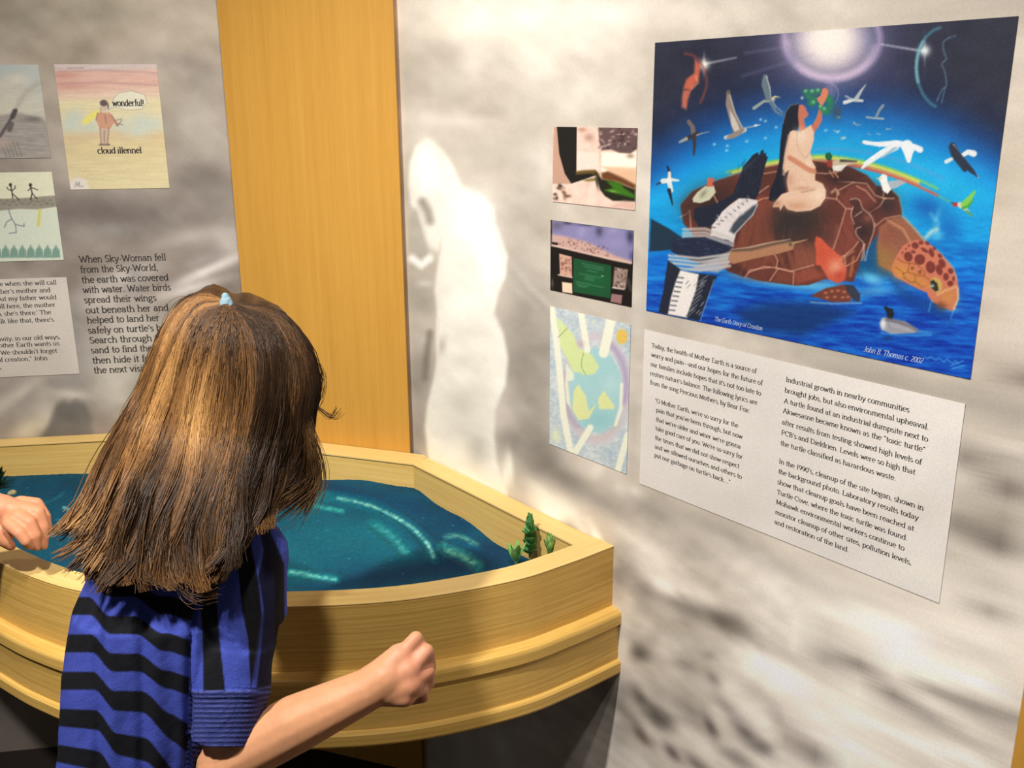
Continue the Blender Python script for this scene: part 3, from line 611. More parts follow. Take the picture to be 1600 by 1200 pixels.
    idx = np.arange(len(P)).reshape(Xg.shape); g = ins.reshape(Xg.shape)
    ok = g[:-1, :-1] & g[1:, :-1] & g[:-1, 1:] & g[1:, 1:]
    Fc = np.stack([idx[:-1, :-1], idx[:-1, 1:], idx[1:, 1:], idx[1:, :-1]], -1)[ok]
    used = np.unique(Fc); mp = np.zeros(len(P), int); mp[used] = np.arange(len(used))
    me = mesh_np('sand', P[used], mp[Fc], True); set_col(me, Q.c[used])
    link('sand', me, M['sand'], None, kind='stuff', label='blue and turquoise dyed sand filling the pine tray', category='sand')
def fz(*pts): return [onz(x, y, .74) * [1, 1, 0] for x, y in pts]
FUR = [(fz((500, 775), (569, 787), (610, 804), (644, 825), (666, 847), (678, 872)), .009, .006), (fz((584, 820), (610, 838), (632, 862)), .012, .004), (fz((694, 856), (722, 868), (746, 884)), .012, .004), (fz((440, 893), (524, 905)), .010, .003), (fz((696, 838), (745, 851)), .008, .003)]
sand()

# small plants stuck in the sand
def leaf_mesh(L, w, fold=.25, curl=.5, n=5):
    V = []; 
    for i in range(n + 1):
        t = i / n; ww = w * math.sin(math.pi * min(1, (t * .86 + .12))) ** .8 * (1 if t < 1 else .05); x = L * math.sin(curl * t) / curl; z = L * (1 - math.cos(curl * t)) / curl
        V += [(x, -ww, z + fold * ww), (x, 0, z), (x, ww, z + fold * ww)]
    Fc = []
    for i in range(n):
        for j in range(2): a = i * 3 + j; Fc.append((a, a + 3, a + 4, a + 1))
    V = np.array(V); k = len(V); V2 = np.vstack([V, V - [0, 0, .0006]]); Fb = [(a + k, d + k, c + k, b + k) for a, b, c, d in Fc]
    return V2, Fc + Fb
def orient(V, p, az, el, sc=1):
    m = Matrix.Rotation(az, 3, 'Z') @ Matrix.Rotation(-el, 3, 'Y'); return (V * sc) @ np.array(m).T + p
def succulent(base, H, leaf, col0, col1, label, whorls, name='artificial_succulent', lean=(0, 0)):
    t = thing(name, base, label=label, category='plant')
    base = np.array(base); lean = np.array([*lean, 1.0])
    V = []; Fc = []; n = 8
    for i in range(7):
        c = base + lean * H * i / 6; rr = .0022 * (1 - .5 * i / 6)
        V += [c + [rr * math.cos(a * math.tau / n), rr * math.sin(a * math.tau / n), 0] for a in range(n)]
    for i in range(6):
        for j in range(n): Fc.append((i * n + j, i * n + (j + 1) % n, (i + 1) * n + (j + 1) % n, (i + 1) * n + j))
    me = mesh_np('stem', np.array(V), np.array(Fc), True, np.tile(np.array(col0) * .8, (len(V), 1))); child('stem', me, M['leaf'], t)
    for (zz, cnt, L, w, el, curl, az0) in whorls:
        for q in range(cnt):
            az = az0 + math.tau * q / cnt + random.uniform(-.15, .15); LV, LF = leaf_mesh(L * random.uniform(.88, 1.1), w, .3, curl)
            Vw = orient(LV, base + lean * H * zz + np.array([math.cos(az), math.sin(az), 0]) * .001, az, el + random.uniform(-.12, .12))
            f = np.clip(LV[:, 0] / L, 0, 1)[:, None]; cc = np.array(col0) * (1 - f) + np.array(col1) * f; cc = cc * random.uniform(.85, 1.1)
            child('leaf', mesh_np('leaf', Vw, np.array(LF), True, cc), M['leaf'], t)
    return t
b1 = onz(828, 872, .745)
succulent(b1, .074, None, (86, 150, 92), (118, 182, 104), 'upright jade green artificial succulent with stacked round leaves in the right corner of the sand', [
    (.12, 5, .020, .0085, .5, .6, 0), (.27, 5, .019, .0085, .6, .6, .6), (.40, 5, .018, .0085, .7, .5, 0.1), (.60, 4, .018, .0085, .5, .5, .5), (.64, 3, .015, .007, .7, .5, 1.5), (.76, 4, .014, .0075, .9, .5, .9), (.82, 5, .014, .007, 1.0, .4, .2), (.91, 5, .013, .006, 1.1, .4, .7), (1.0, 5, .011, .0045, 1.25, .3, .1)])
succulent(onz(859, 859, .80) - np.array([0, 0, .058]), .060, None, (100, 150, 74), (146, 190, 108), 'light green spiky artificial succulent beside the upright one, by the rim corner', [
    (.80, 4, .015, .0040, 1.0, .35, .2), (.92, 6, .024, .0044, 1.05, .3, .5), (1.0, 6, .026, .0044, 1.2, .3, 0), (1.04, 3, .024, .0040, 1.4, .2, .8)])
succulent(onz(806, 880, .742), .014, None, (104, 160, 76), (140, 186, 104), 'low light green broad-leafed sprout at the left foot of the upright succulent', [
    (.3, 3, .036, .0062, .95, .25, 2.4), (.8, 3, .030, .0060, 1.15, .25, 3.2)])
succulent(onz(0, 762, .733), .055, None, (16, 44, 20), (30, 70, 30), 'dark green bushy artificial plant at the left edge of the photo, behind the hand', [
    (z, 6, .024 * (1.15 - z * .5), .005, .3 + z, .5, i * .5) for i, z in enumerate((.1, .3, .5, .7, .85, 1.0))])
def pebble(p, r, label):
    bm = bmesh.new(); bmesh.ops.create_icosphere(bm, subdivisions=3, radius=r)
    for v in bm.verts: v.co *= 1 + .18 * math.sin(v.co.x * 400) * math.cos(v.co.y * 350); v.co.z *= .7
    me = bpy.data.meshes.new('pebble'); bm.to_mesh(me); bm.free(); o = link('pebble', me, M['stone'], None, label=label, category='pebble'); o.location = p
pebble(onz(19, 770, .728), .009, 'small pale pebble in the blue sand beside the dark green plant')


# ------------------------------------------------------------------ prints on the right wall
def Tf(x0, y0, k): return lambda x, y: (x0 + x / k, y0 + y / k)
T1 = Tf(1000, 20, 2.0683); TA = Tf(1010, 60, 5.0); TB = Tf(1300, 30, 4.0); TC = Tf(1000, 220, 4.2867); TD = Tf(1250, 250, 3.529); TW_ = Tf(1190, 120, 5.4533); TE = Tf(1240, 230, 6.667); TH = Tf(1340, 320, 6.667); TG = Tf(1080, 220, 6.667)
def big_painting(P):
    X = (P.X - 1000) * 2.0683; Y = (P.Y - 20) * 2.0683
    r = np.hypot(X - 620, (Y - 1466) * 1.0); q = r - 1030 + (X - 620) ** 2 / 9000
    st = np.array([-60, 0, 55, 110, 165, 230, 320]); cc = np.array([(20, 175, 226), (14, 168, 226), (6, 140, 214), (8, 96, 172), (14, 56, 112), (26, 36, 64), (34, 36, 52)], float)
    sky = np.stack([np.interp(q, st, cc[:, k]) for k in range(3)], 1)
    sky += ((fbm(X / 70, Y / 50, 2) - .5) * 16)[:, None]
    wst = np.array([560, 700, 800, 880, 960, 1200]); wc = np.array([(14, 165, 226), (6, 150, 220), (4, 120, 210), (4, 92, 198), (6, 74, 180), (4, 66, 178)], float)
    yy = Y + (X - 600) * -.02; wat = np.stack([np.interp(yy, wst, wc[:, k]) for k in range(3)], 1)
    n = fbm(X / 60 + Y / 90, Y / 9 - X / 120, 4, 4) - .5; wat += n[:, None] * np.array((30, 110, 90)) * np.clip((yy - 600) / 200, .15, 1)[:, None]
    w = np.clip((yy - 560) / 60, 0, 1)[:, None]; P.c[:] = sky * (1 - w) + wat * w
    b, L, p = P.blob, P.line, P.poly
    # water depth and foam
    b(930, 630, 60, 40, (0, 84, 170), .8, 20, T1); b(1000, 700, 40, 40, (4, 90, 180), .7, 0, T1); b(1060, 770, 50, 20, (4, 80, 176), .6, 0, T1); b(60, 800, 60, 26, (0, 96, 200), .8, 0, T1); b(40, 860, 60, 14, (20, 140, 220), .7, 0, T1)
    p([(310, 965), (400, 940), (560, 935), (690, 965), (600, 1010), (520, 1045), (400, 1030), (340, 1000)], (8, 46, 104), 12, .85, T1)
    p([(700, 640), (800, 620), (830, 700), (850, 860), (760, 850), (690, 850)], (6, 70, 120), 8, .9, T1)
    p([(810, 860), (870, 900), (960, 930), (1010, 1000), (900, 960), (830, 920)], (2, 60, 140), 8, .8, T1)
    for x, y, rx, ry, a, rt in [(560, 880, 90, 16, .7, 0), (640, 905, 80, 14, .6, 5), (420, 870, 90, 12, .6, 8), (750, 860, 40, 20, .8, 20), (760, 900, 70, 14, .5, 0), (330, 850, 50, 10, .5, 10), (960, 720, 20, 16, .6, 0), (960, 660, 10, 36, .4, 20), (1010, 960, 30, 8, .4, 0), (900, 1030, 60, 5, .5, 4)]: b(x, y, rx, ry, (110, 205, 235), a, rt, T1)
    L([(925, 725), (945, 705), (960, 700)], 9, (225, 225, 200), 4, .9, T1); L([(940, 650), (965, 680), (955, 705)], 5, (120, 205, 230), 4, .7, T1)
    # bright orb above
    for rr, c, a in [(250, (60, 70, 120), .35), (200, (110, 100, 170), .35)]: b(620, 90, rr, rr * .8, c, a, 0, T1)
    t = [T1(620 + 155 * math.cos(R(a)), 85 + 128 * math.sin(R(a))) for a in range(-40, 225, 12)]
    L(t, 8, (190, 165, 215), 5, .75); t = [T1(618 + 140 * math.cos(R(a)), 92 + 118 * math.sin(R(a))) for a in range(10, 190, 12)]; L(t, 9, (215, 190, 220), 5, .7)
    b(505, 120, 32, 60, (50, 60, 110), .7, 20, T1); b(733, 90, 30, 50, (50, 66, 120), .7, -10, T1)
    b(612, 95, 120, 104, (236, 212, 226), .95, 0, T1); b(612, 88, 92, 84, (252, 238, 228), 1, 0, T1); b(612, 85, 70, 62, (255, 246, 234), 1, 0, T1)
    L([(330, 205), (560, 135)], 2, (150, 140, 180), 4, .35, T1); L([(340, 130), (480, 110)], 2, (150, 140, 180), 4, .4, T1); L([(620, 200), (618, 260)], 10, (190, 160, 205), 10, .5, T1)
    L([(210, 165), (310, 145)], 5, (200, 205, 215), 2.5, .8, T1, taper=1); b(207, 168, 16, 16, (255, 248, 230), .9, 0, T1); b(207, 168, 4, 30, (240, 235, 225), .6, 0, T1)
    L([(780, 102), (915, 124)], 3, (200, 210, 220), 2, .85, T1, taper=6); b(920, 122, 17, 17, (248, 252, 250), .95, 0, T1); b(920, 122, 4, 40, (200, 215, 220), .5, 0, T1)
    # moon figures
    t = [T1(985 + 92 * math.cos(R(a)), 178 + 132 * math.sin(R(a))) for a in range(110, 262, 10)]; L(t, 4, (60, 125, 140), 2.2, .85); L(t[5:12], 4, (130, 190, 200), 2, .8)
    L([(1000, 80), (980, 95), (982, 125), (990, 150), (975, 165), (985, 190), (990, 235), (975, 250), (960, 285)], 3, (100, 140, 165), 1.6, .75, T1, sm=3); L([(985, 245), (975, 290)], 3, (100, 140, 165), 1.5, .7, T1); L([(1000, 80), (1020, 75)], 3, (90, 130, 160), 2, .6, T1)
    L([(145, 132), (175, 140), (205, 175), (216, 220), (210, 255), (195, 290)], 5, (140, 60, 50), 2.5, .85, T1, sm=3); p([(178, 150), (195, 172), (190, 215), (165, 250), (140, 245), (150, 215), (175, 195)], (196, 92, 66), 3, .95, T1); p([(140, 250), (165, 250), (155, 280), (150, 312), (135, 305), (136, 270)], (186, 98, 74), 3, .95, T1); L([(180, 205), (188, 225), (168, 245)], 5, (225, 140, 100), 2, .7, T1)
    # rainbow
    def rb(off, col, w, a0, a1, al=.9):
        xs = np.linspace(a0, a1, 26); L([T1(x, 463 + off + (x - 585) ** 2 / (2480 if x < 585 else 1640) + abs(x - 585) * .06) for x in xs], w, col, 1.8, al)
    rb(18, (120, 190, 110), 3, 250, 1000, .6); rb(-3, (150, 200, 70), 3.5, 280, 960, .8); rb(4, (246, 226, 60), 4, 300, 900); rb(12, (245, 140, 60), 3.5, 290, 900); rb(19, (226, 70, 56), 3.5, 260, 960, .9)
    L([T1(x, 440 + (x - 600) ** 2 / 1500) for x in range(560, 1000, 30)], 3, (170, 130, 200), 3, .35)
    # shell
    p([(130, 620), (168, 575), (250, 540), (330, 515), (440, 493), (560, 478), (680, 498), (735, 525), (765, 560), (805, 562), (838, 595), (848, 640), (845, 660), (780, 700), (720, 780), (690, 870), (600, 860), (545, 880), (500, 882), (380, 865), (282, 835), (180, 730), (140, 680)], (94, 46, 38), 1.6, 1, T1)
    for x, y, rx, ry, c, a, rt in [(230, 600, 90, 50, (58, 34, 32), .9, -20), (300, 690, 90, 50, (64, 36, 32), .6, 0), (400, 560, 70, 40, (78, 42, 36), .8, 0), (500, 690, 95, 60, (50, 42, 38), .95, -8), (620, 700, 40, 30, (110, 54, 44), .7, 0), (600, 505, 80, 18, (70, 40, 32), .8, 4), (720, 620, 70, 50, (112, 54, 44), .7, 0),
        (700, 545, 60, 14, (62, 36, 32), .9, 8), (720, 580, 46, 14, (60, 36, 34), .8, 0), (800, 620, 34, 36, (52, 38, 38), .95, 0), (790, 580, 20, 14, (50, 36, 34), .9, 0), (600, 760, 60, 60, (140, 66, 54), .7, 0), (690, 700, 20, 60, (150, 78, 60), .5, 10), (395, 640, 30, 50, (156, 66, 50), .8, 10), (440, 850, 110, 20, (120, 62, 48), .7, 0), (330, 830, 30, 16, (84, 44, 38), .8, 0), (560, 850, 40, 16, (150, 70, 52), .7, 0)]: b(x, y, rx, ry, c, a, rt, T1)
    for x0, y0, x1, y1, c in [(340, 680, 330, 770, (190, 120, 76)), (360, 660, 345, 770, (160, 90, 60)), (385, 600, 380, 740, (176, 84, 60)), (400, 640, 415, 730, (170, 86, 62)), (330, 700, 315, 790, (150, 84, 56)), (480, 770, 500, 840, (190, 110, 80)), (500, 755, 530, 840, (170, 96, 72)), (520, 750, 545, 830, (196, 118, 84)), (540, 745, 560, 820, (160, 84, 64)), (450, 780, 470, 830, (160, 90, 64)), (420, 790, 440, 830, (150, 84, 60)), (640, 690, 620, 790, (172, 96, 74)), (660, 700, 645, 790, (150, 76, 60)), (680, 720, 665, 780, (176, 100, 74)), (600, 690, 585, 740, (150, 70, 56)), (680, 640, 700, 660, (150, 80, 60))]: L([(x0, y0), (x1, y1)], 7, c, 4, .6, T1, taper=2)
    ln = (226, 166, 136)
    for pg, c in [([(330, 690), (372, 612), (425, 598), (430, 700), (445, 800), (350, 838), (300, 790)], (122, 62, 46)), ([(640, 720), (668, 640), (700, 640), (735, 700), (705, 740), (660, 785), (618, 790)], (128, 60, 48)), ([(645, 600), (690, 552), (735, 560), (765, 610), (735, 650), (668, 634)], (120, 58, 48)), ([(500, 745), (545, 735), (615, 790), (560, 815), (490, 832)], (140, 76, 56)), ([(350, 845), (440, 830), (445, 862), (420, 868)], (98, 48, 38)), ([(450, 835), (492, 840), (492, 876), (430, 866)], (120, 60, 46)), ([(500, 842), (560, 822), (590, 850), (505, 880)], (146, 70, 52)), ([(300, 808), (345, 838), (340, 856), (286, 834)], (74, 38, 34)), ([(765, 560), (803, 564), (836, 596), (790, 600), (760, 590)], (52, 32, 32)), ([(560, 482), (680, 500), (733, 528), (640, 545), (560, 516)], (62, 34, 30))]: p(pg, c, 3, .75, T1)
    for k in range(70):
        x = random.uniform(310, 720); y = random.uniform(640, 830); dx = (x - 520) * .10; L([(x, y), (x + dx, y + random.uniform(20, 50))], 3, random.choice([(176, 98, 70), (70, 36, 32), (150, 76, 56), (60, 34, 34)]), 2, .38, T1, taper=1)
    for q_ in [[(415, 560), (380, 585), (318, 600)], [(425, 598), (398, 600), (372, 612)], [(400, 520), (440, 513), (472, 510)], [(545, 515), (600, 520), (640, 515)], [(640, 545), (690, 548), (732, 552), (760, 590), (790, 600)], [(600, 598), (635, 602), (665, 632), (690, 635)], [(635, 602), (640, 575), (690, 548)], [(665, 635), (640, 720), (615, 790)], [(735, 650), (775, 625), (790, 600)], [(350, 840), (400, 820), (445, 825), (490, 835), (560, 815)], [(340, 855), (355, 832), (420, 822)], [(420, 865), (445, 828)], [(495, 878), (497, 838), (445, 826)], [(440, 825), (445, 800), (430, 770)], [(760, 690), (790, 665), (840, 655)], [(620, 800), (660, 785), (690, 760), (705, 740)], [(660, 785), (665, 820), (700, 800), (760, 680)], [(790, 600), (820, 600)], [(480, 745), (535, 735)], [(130, 660), (150, 650), (160, 640)], [(160, 640), (165, 700)], [(700, 560), (730, 575), (760, 610)]]: L(q_, 3, ln, 1.3, .85, T1)
    L([(130, 620), (168, 575), (250, 540), (330, 515)], 3, (60, 170, 190), 2, .5, T1); L([(805, 562), (838, 595), (850, 650), (840, 670)], 3, (120, 200, 200), 2, .6, T1)
    for x, y, rx, ry, c, a, rt in [(500, 670, 80, 50, (44, 38, 36), .9, 0), (230, 620, 60, 40, (48, 30, 30), .8, 0), (640, 540, 40, 16, (48, 30, 28), .8, 0), (750, 640, 30, 30, (60, 32, 32), .6, 0), (560, 720, 60, 40, (58, 40, 38), .7, 0), (480, 530, 60, 14, (66, 34, 28), .6, 0), (150, 640, 14, 30, (60, 36, 34), .7, 0)]: b(x, y, rx, ry, c, a, rt, T1)
    # turtle's neck and head
    p([(775, 690), (820, 660), (850, 660), (880, 690), (925, 742), (870, 745), (835, 790), (815, 840), (770, 815), (765, 750)], (150, 92, 66), 3, 1, T1)
    b(790, 790, 26, 44, (150, 112, 56), .9, 0, T1); b(800, 720, 26, 40, (140, 76, 60), .8, 0, T1); L([(800, 670), (850, 700), (875, 745)], 4, (210, 150, 108), 2.5, .9, T1); L([(852, 660), (890, 700), (925, 742)], 4, (206, 176, 130), 2, .9, T1)
    for y in range(0, 90, 14): L([(800 + y * .5, 690 + y), (846 + y * .35, 712 + y * .6)], 3, (104, 58, 46), 3, .5, T1)
    hd = [(355, 670), (372, 600), (410, 520), (470, 430), (540, 385), (620, 365), (700, 378), (780, 430), (860, 500), (920, 570), (990, 650), (1030, 740), (1050, 860), (1045, 970), (1010, 1080), (990, 1108), (900, 1070), (780, 1010), (740, 960), (720, 915), (640, 880), (560, 840), (470, 790), (380, 740)]
    p(hd, (200, 112, 84), 1.5, 1, TH)
    b(460, 700, 110, 90, (208, 140, 62), .95, 25, TH); b(640, 800, 110, 60, (200, 132, 58), .9, 20, TH); b(940, 960, 90, 90, (196, 128, 66), .95, 0, TH); b(870, 1050, 60, 40, (110, 66, 34), .9, 20, TH)
    for x, y, rx, ry, rt in [(600, 425, 38, 34, 30), (660, 395, 26, 20, 10), (725, 400, 26, 18, 30), (528, 540, 44, 52, -20), (648, 570, 56, 56, 10), (580, 490, 24, 16, 20), (700, 475, 46, 18, 30), (770, 500, 26, 48, -20), (760, 650, 50, 64, -10), (880, 610, 34, 50, -25), (850, 680, 34, 56, -20), (920, 750, 30, 40, 0), (970, 690, 30, 30, 0), (965, 820, 32, 30, 0), (860, 530, 26, 24, 30), (800, 455, 20, 16, 30), (1000, 770, 14, 26, 0), (535, 425, 10, 14, 0), (505, 460, 9, 10, 0), (468, 500, 9, 12, 0)]: b(x, y, rx, ry, (116, 46, 40), .97, rt, TH, hard=.9)
    for pts in [[(400, 650), (470, 700), (490, 760)], [(410, 560), (480, 600), (540, 610)], [(540, 610), (520, 700), (470, 720)], [(520, 700), (600, 730), (690, 740)], [(600, 740), (600, 800)], [(690, 740), (760, 790)], [(540, 610), (620, 620), (700, 700), (690, 740)], [(480, 760), (560, 810), (600, 800), (680, 860)]]: L(pts, 10, (140, 82, 30), 1.2, .85, TH)
    b(570, 660, 18, 18, (130, 76, 24), .9, 0, TH, hard=1); b(650, 700, 20, 20, (130, 76, 24), .9, 0, TH, hard=1)
    p([(760, 780), (800, 755), (850, 770), (880, 820), (870, 890), (830, 920), (790, 900), (750, 850)], (196, 160, 80), 1.5, 1, TH); p([(755, 800), (790, 780), (830, 820), (845, 890), (810, 905), (770, 870)], (36, 36, 26), 1.5, 1, TH); b(780, 845, 18, 16, (180, 205, 190), .9, 0, TH)
    L([(830, 940), (900, 900), (980, 870), (1030, 850)], 20, (214, 160, 110), 1.6, .95, TH); L([(1045, 870), (1048, 980), (1005, 1085)], 14, (230, 214, 160), 1.6, .9, TH); L([(860, 500), (1000, 660), (1045, 800)], 8, (180, 190, 150), 2, .6, TH)
    L([(770, 1000), (740, 1110)], 8, (110, 200, 235), 2, .6, TH); L([(1000, 1100), (970, 1180)], 8, (90, 190, 235), 2, .6, TH)
    # dark bird of prey shape / crane, lower left
    nv = (24, 30, 46)
    p([(35, 665), (90, 695), (150, 735), (120, 765), (30, 772)], (22, 44, 62), 2, 1, T1)
    p([(640, 290), (600, 400), (330, 560), (210, 680), (0, 700), (0, 900), (240, 940), (460, 970), (560, 860), (680, 640), (720, 560), (760, 300), (790, 160), (752, 100), (700, 120), (640, 200)], (26, 32, 46), 1.5, 0, TG)
    p([(100, 770), (205, 755), (350, 770), (290, 800), (200, 815)], nv, 2, 1, T1)
    p([(430, 560), (500, 390), (540, 270), (600, 200), (640, 150), (690, 120), (710, 150), (730, 100), (752, 95), (760, 130), (782, 125), (780, 160), (800, 165), (770, 260), (735, 400), (700, 560), (660, 620), (600, 610), (480, 600), (380, 680), (250, 840), (200, 900), (80, 900), (20, 800), (40, 700), (240, 660)], nv, 1.3, 1, TG)
    for k in range(8): L([(480 + k * 36, 380 - k * 34), (520 + k * 30, 300 - k * 22)], 5, (110, 130, 150), 1, .4, TG)
    p([(210, 930), (215, 880), (270, 820), (320, 740), (400, 670), (500, 600), (580, 600), (690, 620), (690, 680), (640, 770), (560, 850), (470, 960), (440, 1060), (330, 1040), (200, 1000)], (226, 216, 212), 1.6, 1, TG)
    p([(690, 660), (680, 720), (560, 860), (450, 975), (400, 940), (440, 860), (500, 790), (580, 730), (640, 680)], (40, 50, 62), 3, .9, TG)
    L([(690, 665), (640, 775), (560, 855), (450, 975)], 8, (206, 204, 202), 1.2, .9, TG)
    for k in range(9): L([(220 + k * 44, 900 - k * 36), (250 + k * 42, 905 - k * 34)], 10, nv, 1, .7, TG)
    p([(105, 740), (150, 725), (240, 722), (300, 740), (285, 775), (250, 790), (130, 790), (100, 770)], (26, 34, 58), 1.5, 1, T1)
    for y in (700, 712, 722): L([(140, y), (210, y - 2), (300, y + 30)], 9, (200, 194, 188), 1.6, .75, T1)
    for y in (788, 800, 812, 826): L([(95, y - 4), (190, y + 6), (290, y - 8)], 9, (206, 200, 192), 1.4, .8, T1)
    p([(250, 790), (300, 765), (285, 820), (250, 840), (150, 830)], (190, 182, 180), 3, .8, T1)
    p([(90, 800), (140, 835), (250, 850), (235, 880), (215, 930), (190, 995), (85, 975), (60, 968), (75, 900)], (26, 32, 48), 1.5, 1, T1)
    p([(130, 832), (190, 845), (180, 900), (150, 985), (90, 974), (100, 920), (115, 870)], (240, 232, 224), 1.8, 1, T1)
    for k in range(8): L([(95 + k * 4, 960 - k * 15), (112 + k * 4, 962 - k * 15)], 5, nv, 1, .6, T1)
    for k in range(8): L([(150 + k * 5, 985 - k * 16), (178 + k * 6, 960 - k * 16)], 3, (150, 148, 150), 1, .7, T1)
    L([(240, 862), (215, 935), (195, 995)], 2, (150, 165, 190), 1, .8, T1)
    for k in range(34):
        x = random.uniform(250, 620); y = 1000 - x * .62 + random.uniform(-70, 60); L([(x, y), (x + 26, y + 34)], 4, random.choice([(176, 168, 172), (244, 236, 230), (206, 196, 194)]), 1, .6, TG)
    for k in range(26):
        x = random.uniform(480, 740); y = random.uniform(220, 560); L([(x, y), (x + 14, y - 46)], 5, random.choice([(50, 64, 86), (12, 16, 30)]), 1, .5, TG)
    for k in range(30):
        x = random.uniform(90, 290); y = random.uniform(728, 780); L([(x, y), (x + 12, y + 3)], 3, random.choice([(56, 66, 100), (14, 18, 36)]), 1, .6, T1)
    for k in range(26):
        x = random.uniform(150, 215); y = random.uniform(850, 980); L([(x, y), (x - 9, y + 10)], 2.5, random.choice([(120, 120, 126), (60, 64, 78), (210, 204, 200)]), .9, .6, T1)
    p([(290, 770), (340, 760), (400, 745), (470, 735), (500, 742), (495, 765), (450, 778), (380, 792), (300, 812), (285, 800)], (176, 122, 88), 1.4, 1, T1)
    L([(300, 768), (360, 765), (420, 750), (480, 738)], 8, (70, 60, 52), 2, .8, T1); L([(295, 765), (350, 758), (430, 740), (485, 732)], 2, (206, 190, 170), 1, .9, T1); L([(495, 745), (540, 733)], 4, (206, 160, 110), 1, 1, T1, taper=1); b(486, 748, 6, 6, (50, 80, 66), .9, 0, T1)
    # duck with the rust head on the shell edge
    p([(170, 600), (185, 580), (210, 560), (238, 558), (245, 580), (225, 605), (195, 615), (172, 612)], (198, 196, 166), 1.4, 1, T1); b(205, 585, 8, 16, (120, 120, 96), .7, 40, T1); p([(218, 535), (232, 532), (242, 540), (235, 548), (236, 562), (216, 562)], (196, 96, 74), 1.2, 1, T1); L([(238, 590), (250, 612)], 4, (190, 130, 100), 1, .9, T1)
    # seated figure in a plain pale dress, long dark hair, arm raised with leaves
    p([(300, 225), (245, 240), (205, 290), (180, 400), (160, 560), (150, 720), (120, 860), (75, 960), (60, 1050), (130, 1080), (200, 1000), (230, 800), (240, 560), (300, 470), (340, 380), (330, 240)], (20, 24, 38), 1.3, 1, TW_)
    L([(310, 228), (245, 245), (205, 300), (182, 400)], 5, (170, 165, 175), 1, .7, TW_)
    p([(318, 240), (350, 238), (375, 262), (385, 290), (400, 320), (385, 345), (362, 360), (372, 430), (400, 430), (440, 400), (470, 340), (490, 270), (500, 240), (470, 180), (500, 165), (520, 100), (545, 95), (570, 120), (560, 170), (530, 225), (518, 260), (515, 370), (490, 420), (450, 475), (440, 560), (300, 560), (320, 460), (310, 320)], (196, 112, 86), 1.2, 1, TW_)
    drs = (232, 194, 164)
    p([(240, 470), (270, 455), (330, 470), (420, 410), (445, 470), (445, 540), (415, 640), (430, 720), (460, 770), (455, 880), (520, 910), (548, 970), (545, 1030), (500, 1100), (420, 1140), (300, 1150), (220, 1130), (190, 1090), (160, 1140), (150, 1110), (95, 1110), (110, 1070), (170, 1000), (230, 980), (215, 900), (230, 800), (200, 820), (180, 780), (200, 640), (225, 540)], drs, 1.3, 1, TW_)
    for x, y, rx, ry, c, a in [(330, 500, 60, 60, (246, 222, 196), .7), (400, 760, 40, 50, (246, 214, 186), .7), (480, 1000, 60, 60, (248, 216, 190), .8), (300, 1100, 100, 40, (206, 150, 118), .8), (240, 880, 40, 60, (206, 150, 122), .7), (130, 1080, 40, 30, (176, 120, 92), .7), (350, 950, 90, 18, (196, 140, 112), .6)]: b(x, y, rx, ry, c, a, 0, TW_)
    L([(240, 690), (320, 740), (400, 790), (445, 805)], 44, (206, 132, 98), 1.6, .95, TW_, sm=3); L([(235, 500), (215, 600), (200, 700), (190, 830)], 22, (220, 176, 146), 2, .8, TW_); L([(340, 985), (450, 960)], 6, (160, 106, 84), 2, .7, TW_); L([(300, 470), (310, 600), (370, 690), (410, 640)], 5, (186, 140, 112), 2, .5, TW_, sm=3)
    for x, y in [(380, 130), (430, 130), (480, 125), (400, 170), (440, 215), (420, 230), (560, 200), (580, 260), (530, 290), (560, 300), (590, 220), (450, 190), (510, 260), (580, 180)]: b(x, y, 30, 24, (34, 128, 72), .9, 30, TW_); 
    for x, y in [(375, 120), (430, 120), (440, 215), (535, 270), (480, 112), (500, 250)]: b(x, y, 14, 12, (140, 214, 160), .8, 0, TW_)
    b(345, 180, 12, 12, (205, 215, 225), .9, 0, TW_); p([(500, 165), (520, 105), (545, 95), (568, 120), (560, 170), (530, 225), (500, 240), (470, 185)], (214, 128, 92), 1.2, 1, TW_)
    L([TW_(555 + 100 * math.cos(R(a)), 150 + 100 * math.sin(R(a))) for a in range(-100, 50, 12)], 1.2, (170, 170, 190), 1, .6); b(640, 300, 40, 60, (60, 66, 70), .7, 0, TW_); b(655, 345, 16, 8, (170, 160, 110), .8, 0, TW_)
    # birds in flight
    def bird(T, parts):
        for pts, w, c, tp in parts: L(pts, w, c, 1.0, .95, T, taper=tp)
    g1, g2 = (170, 176, 178), (226, 226, 220)
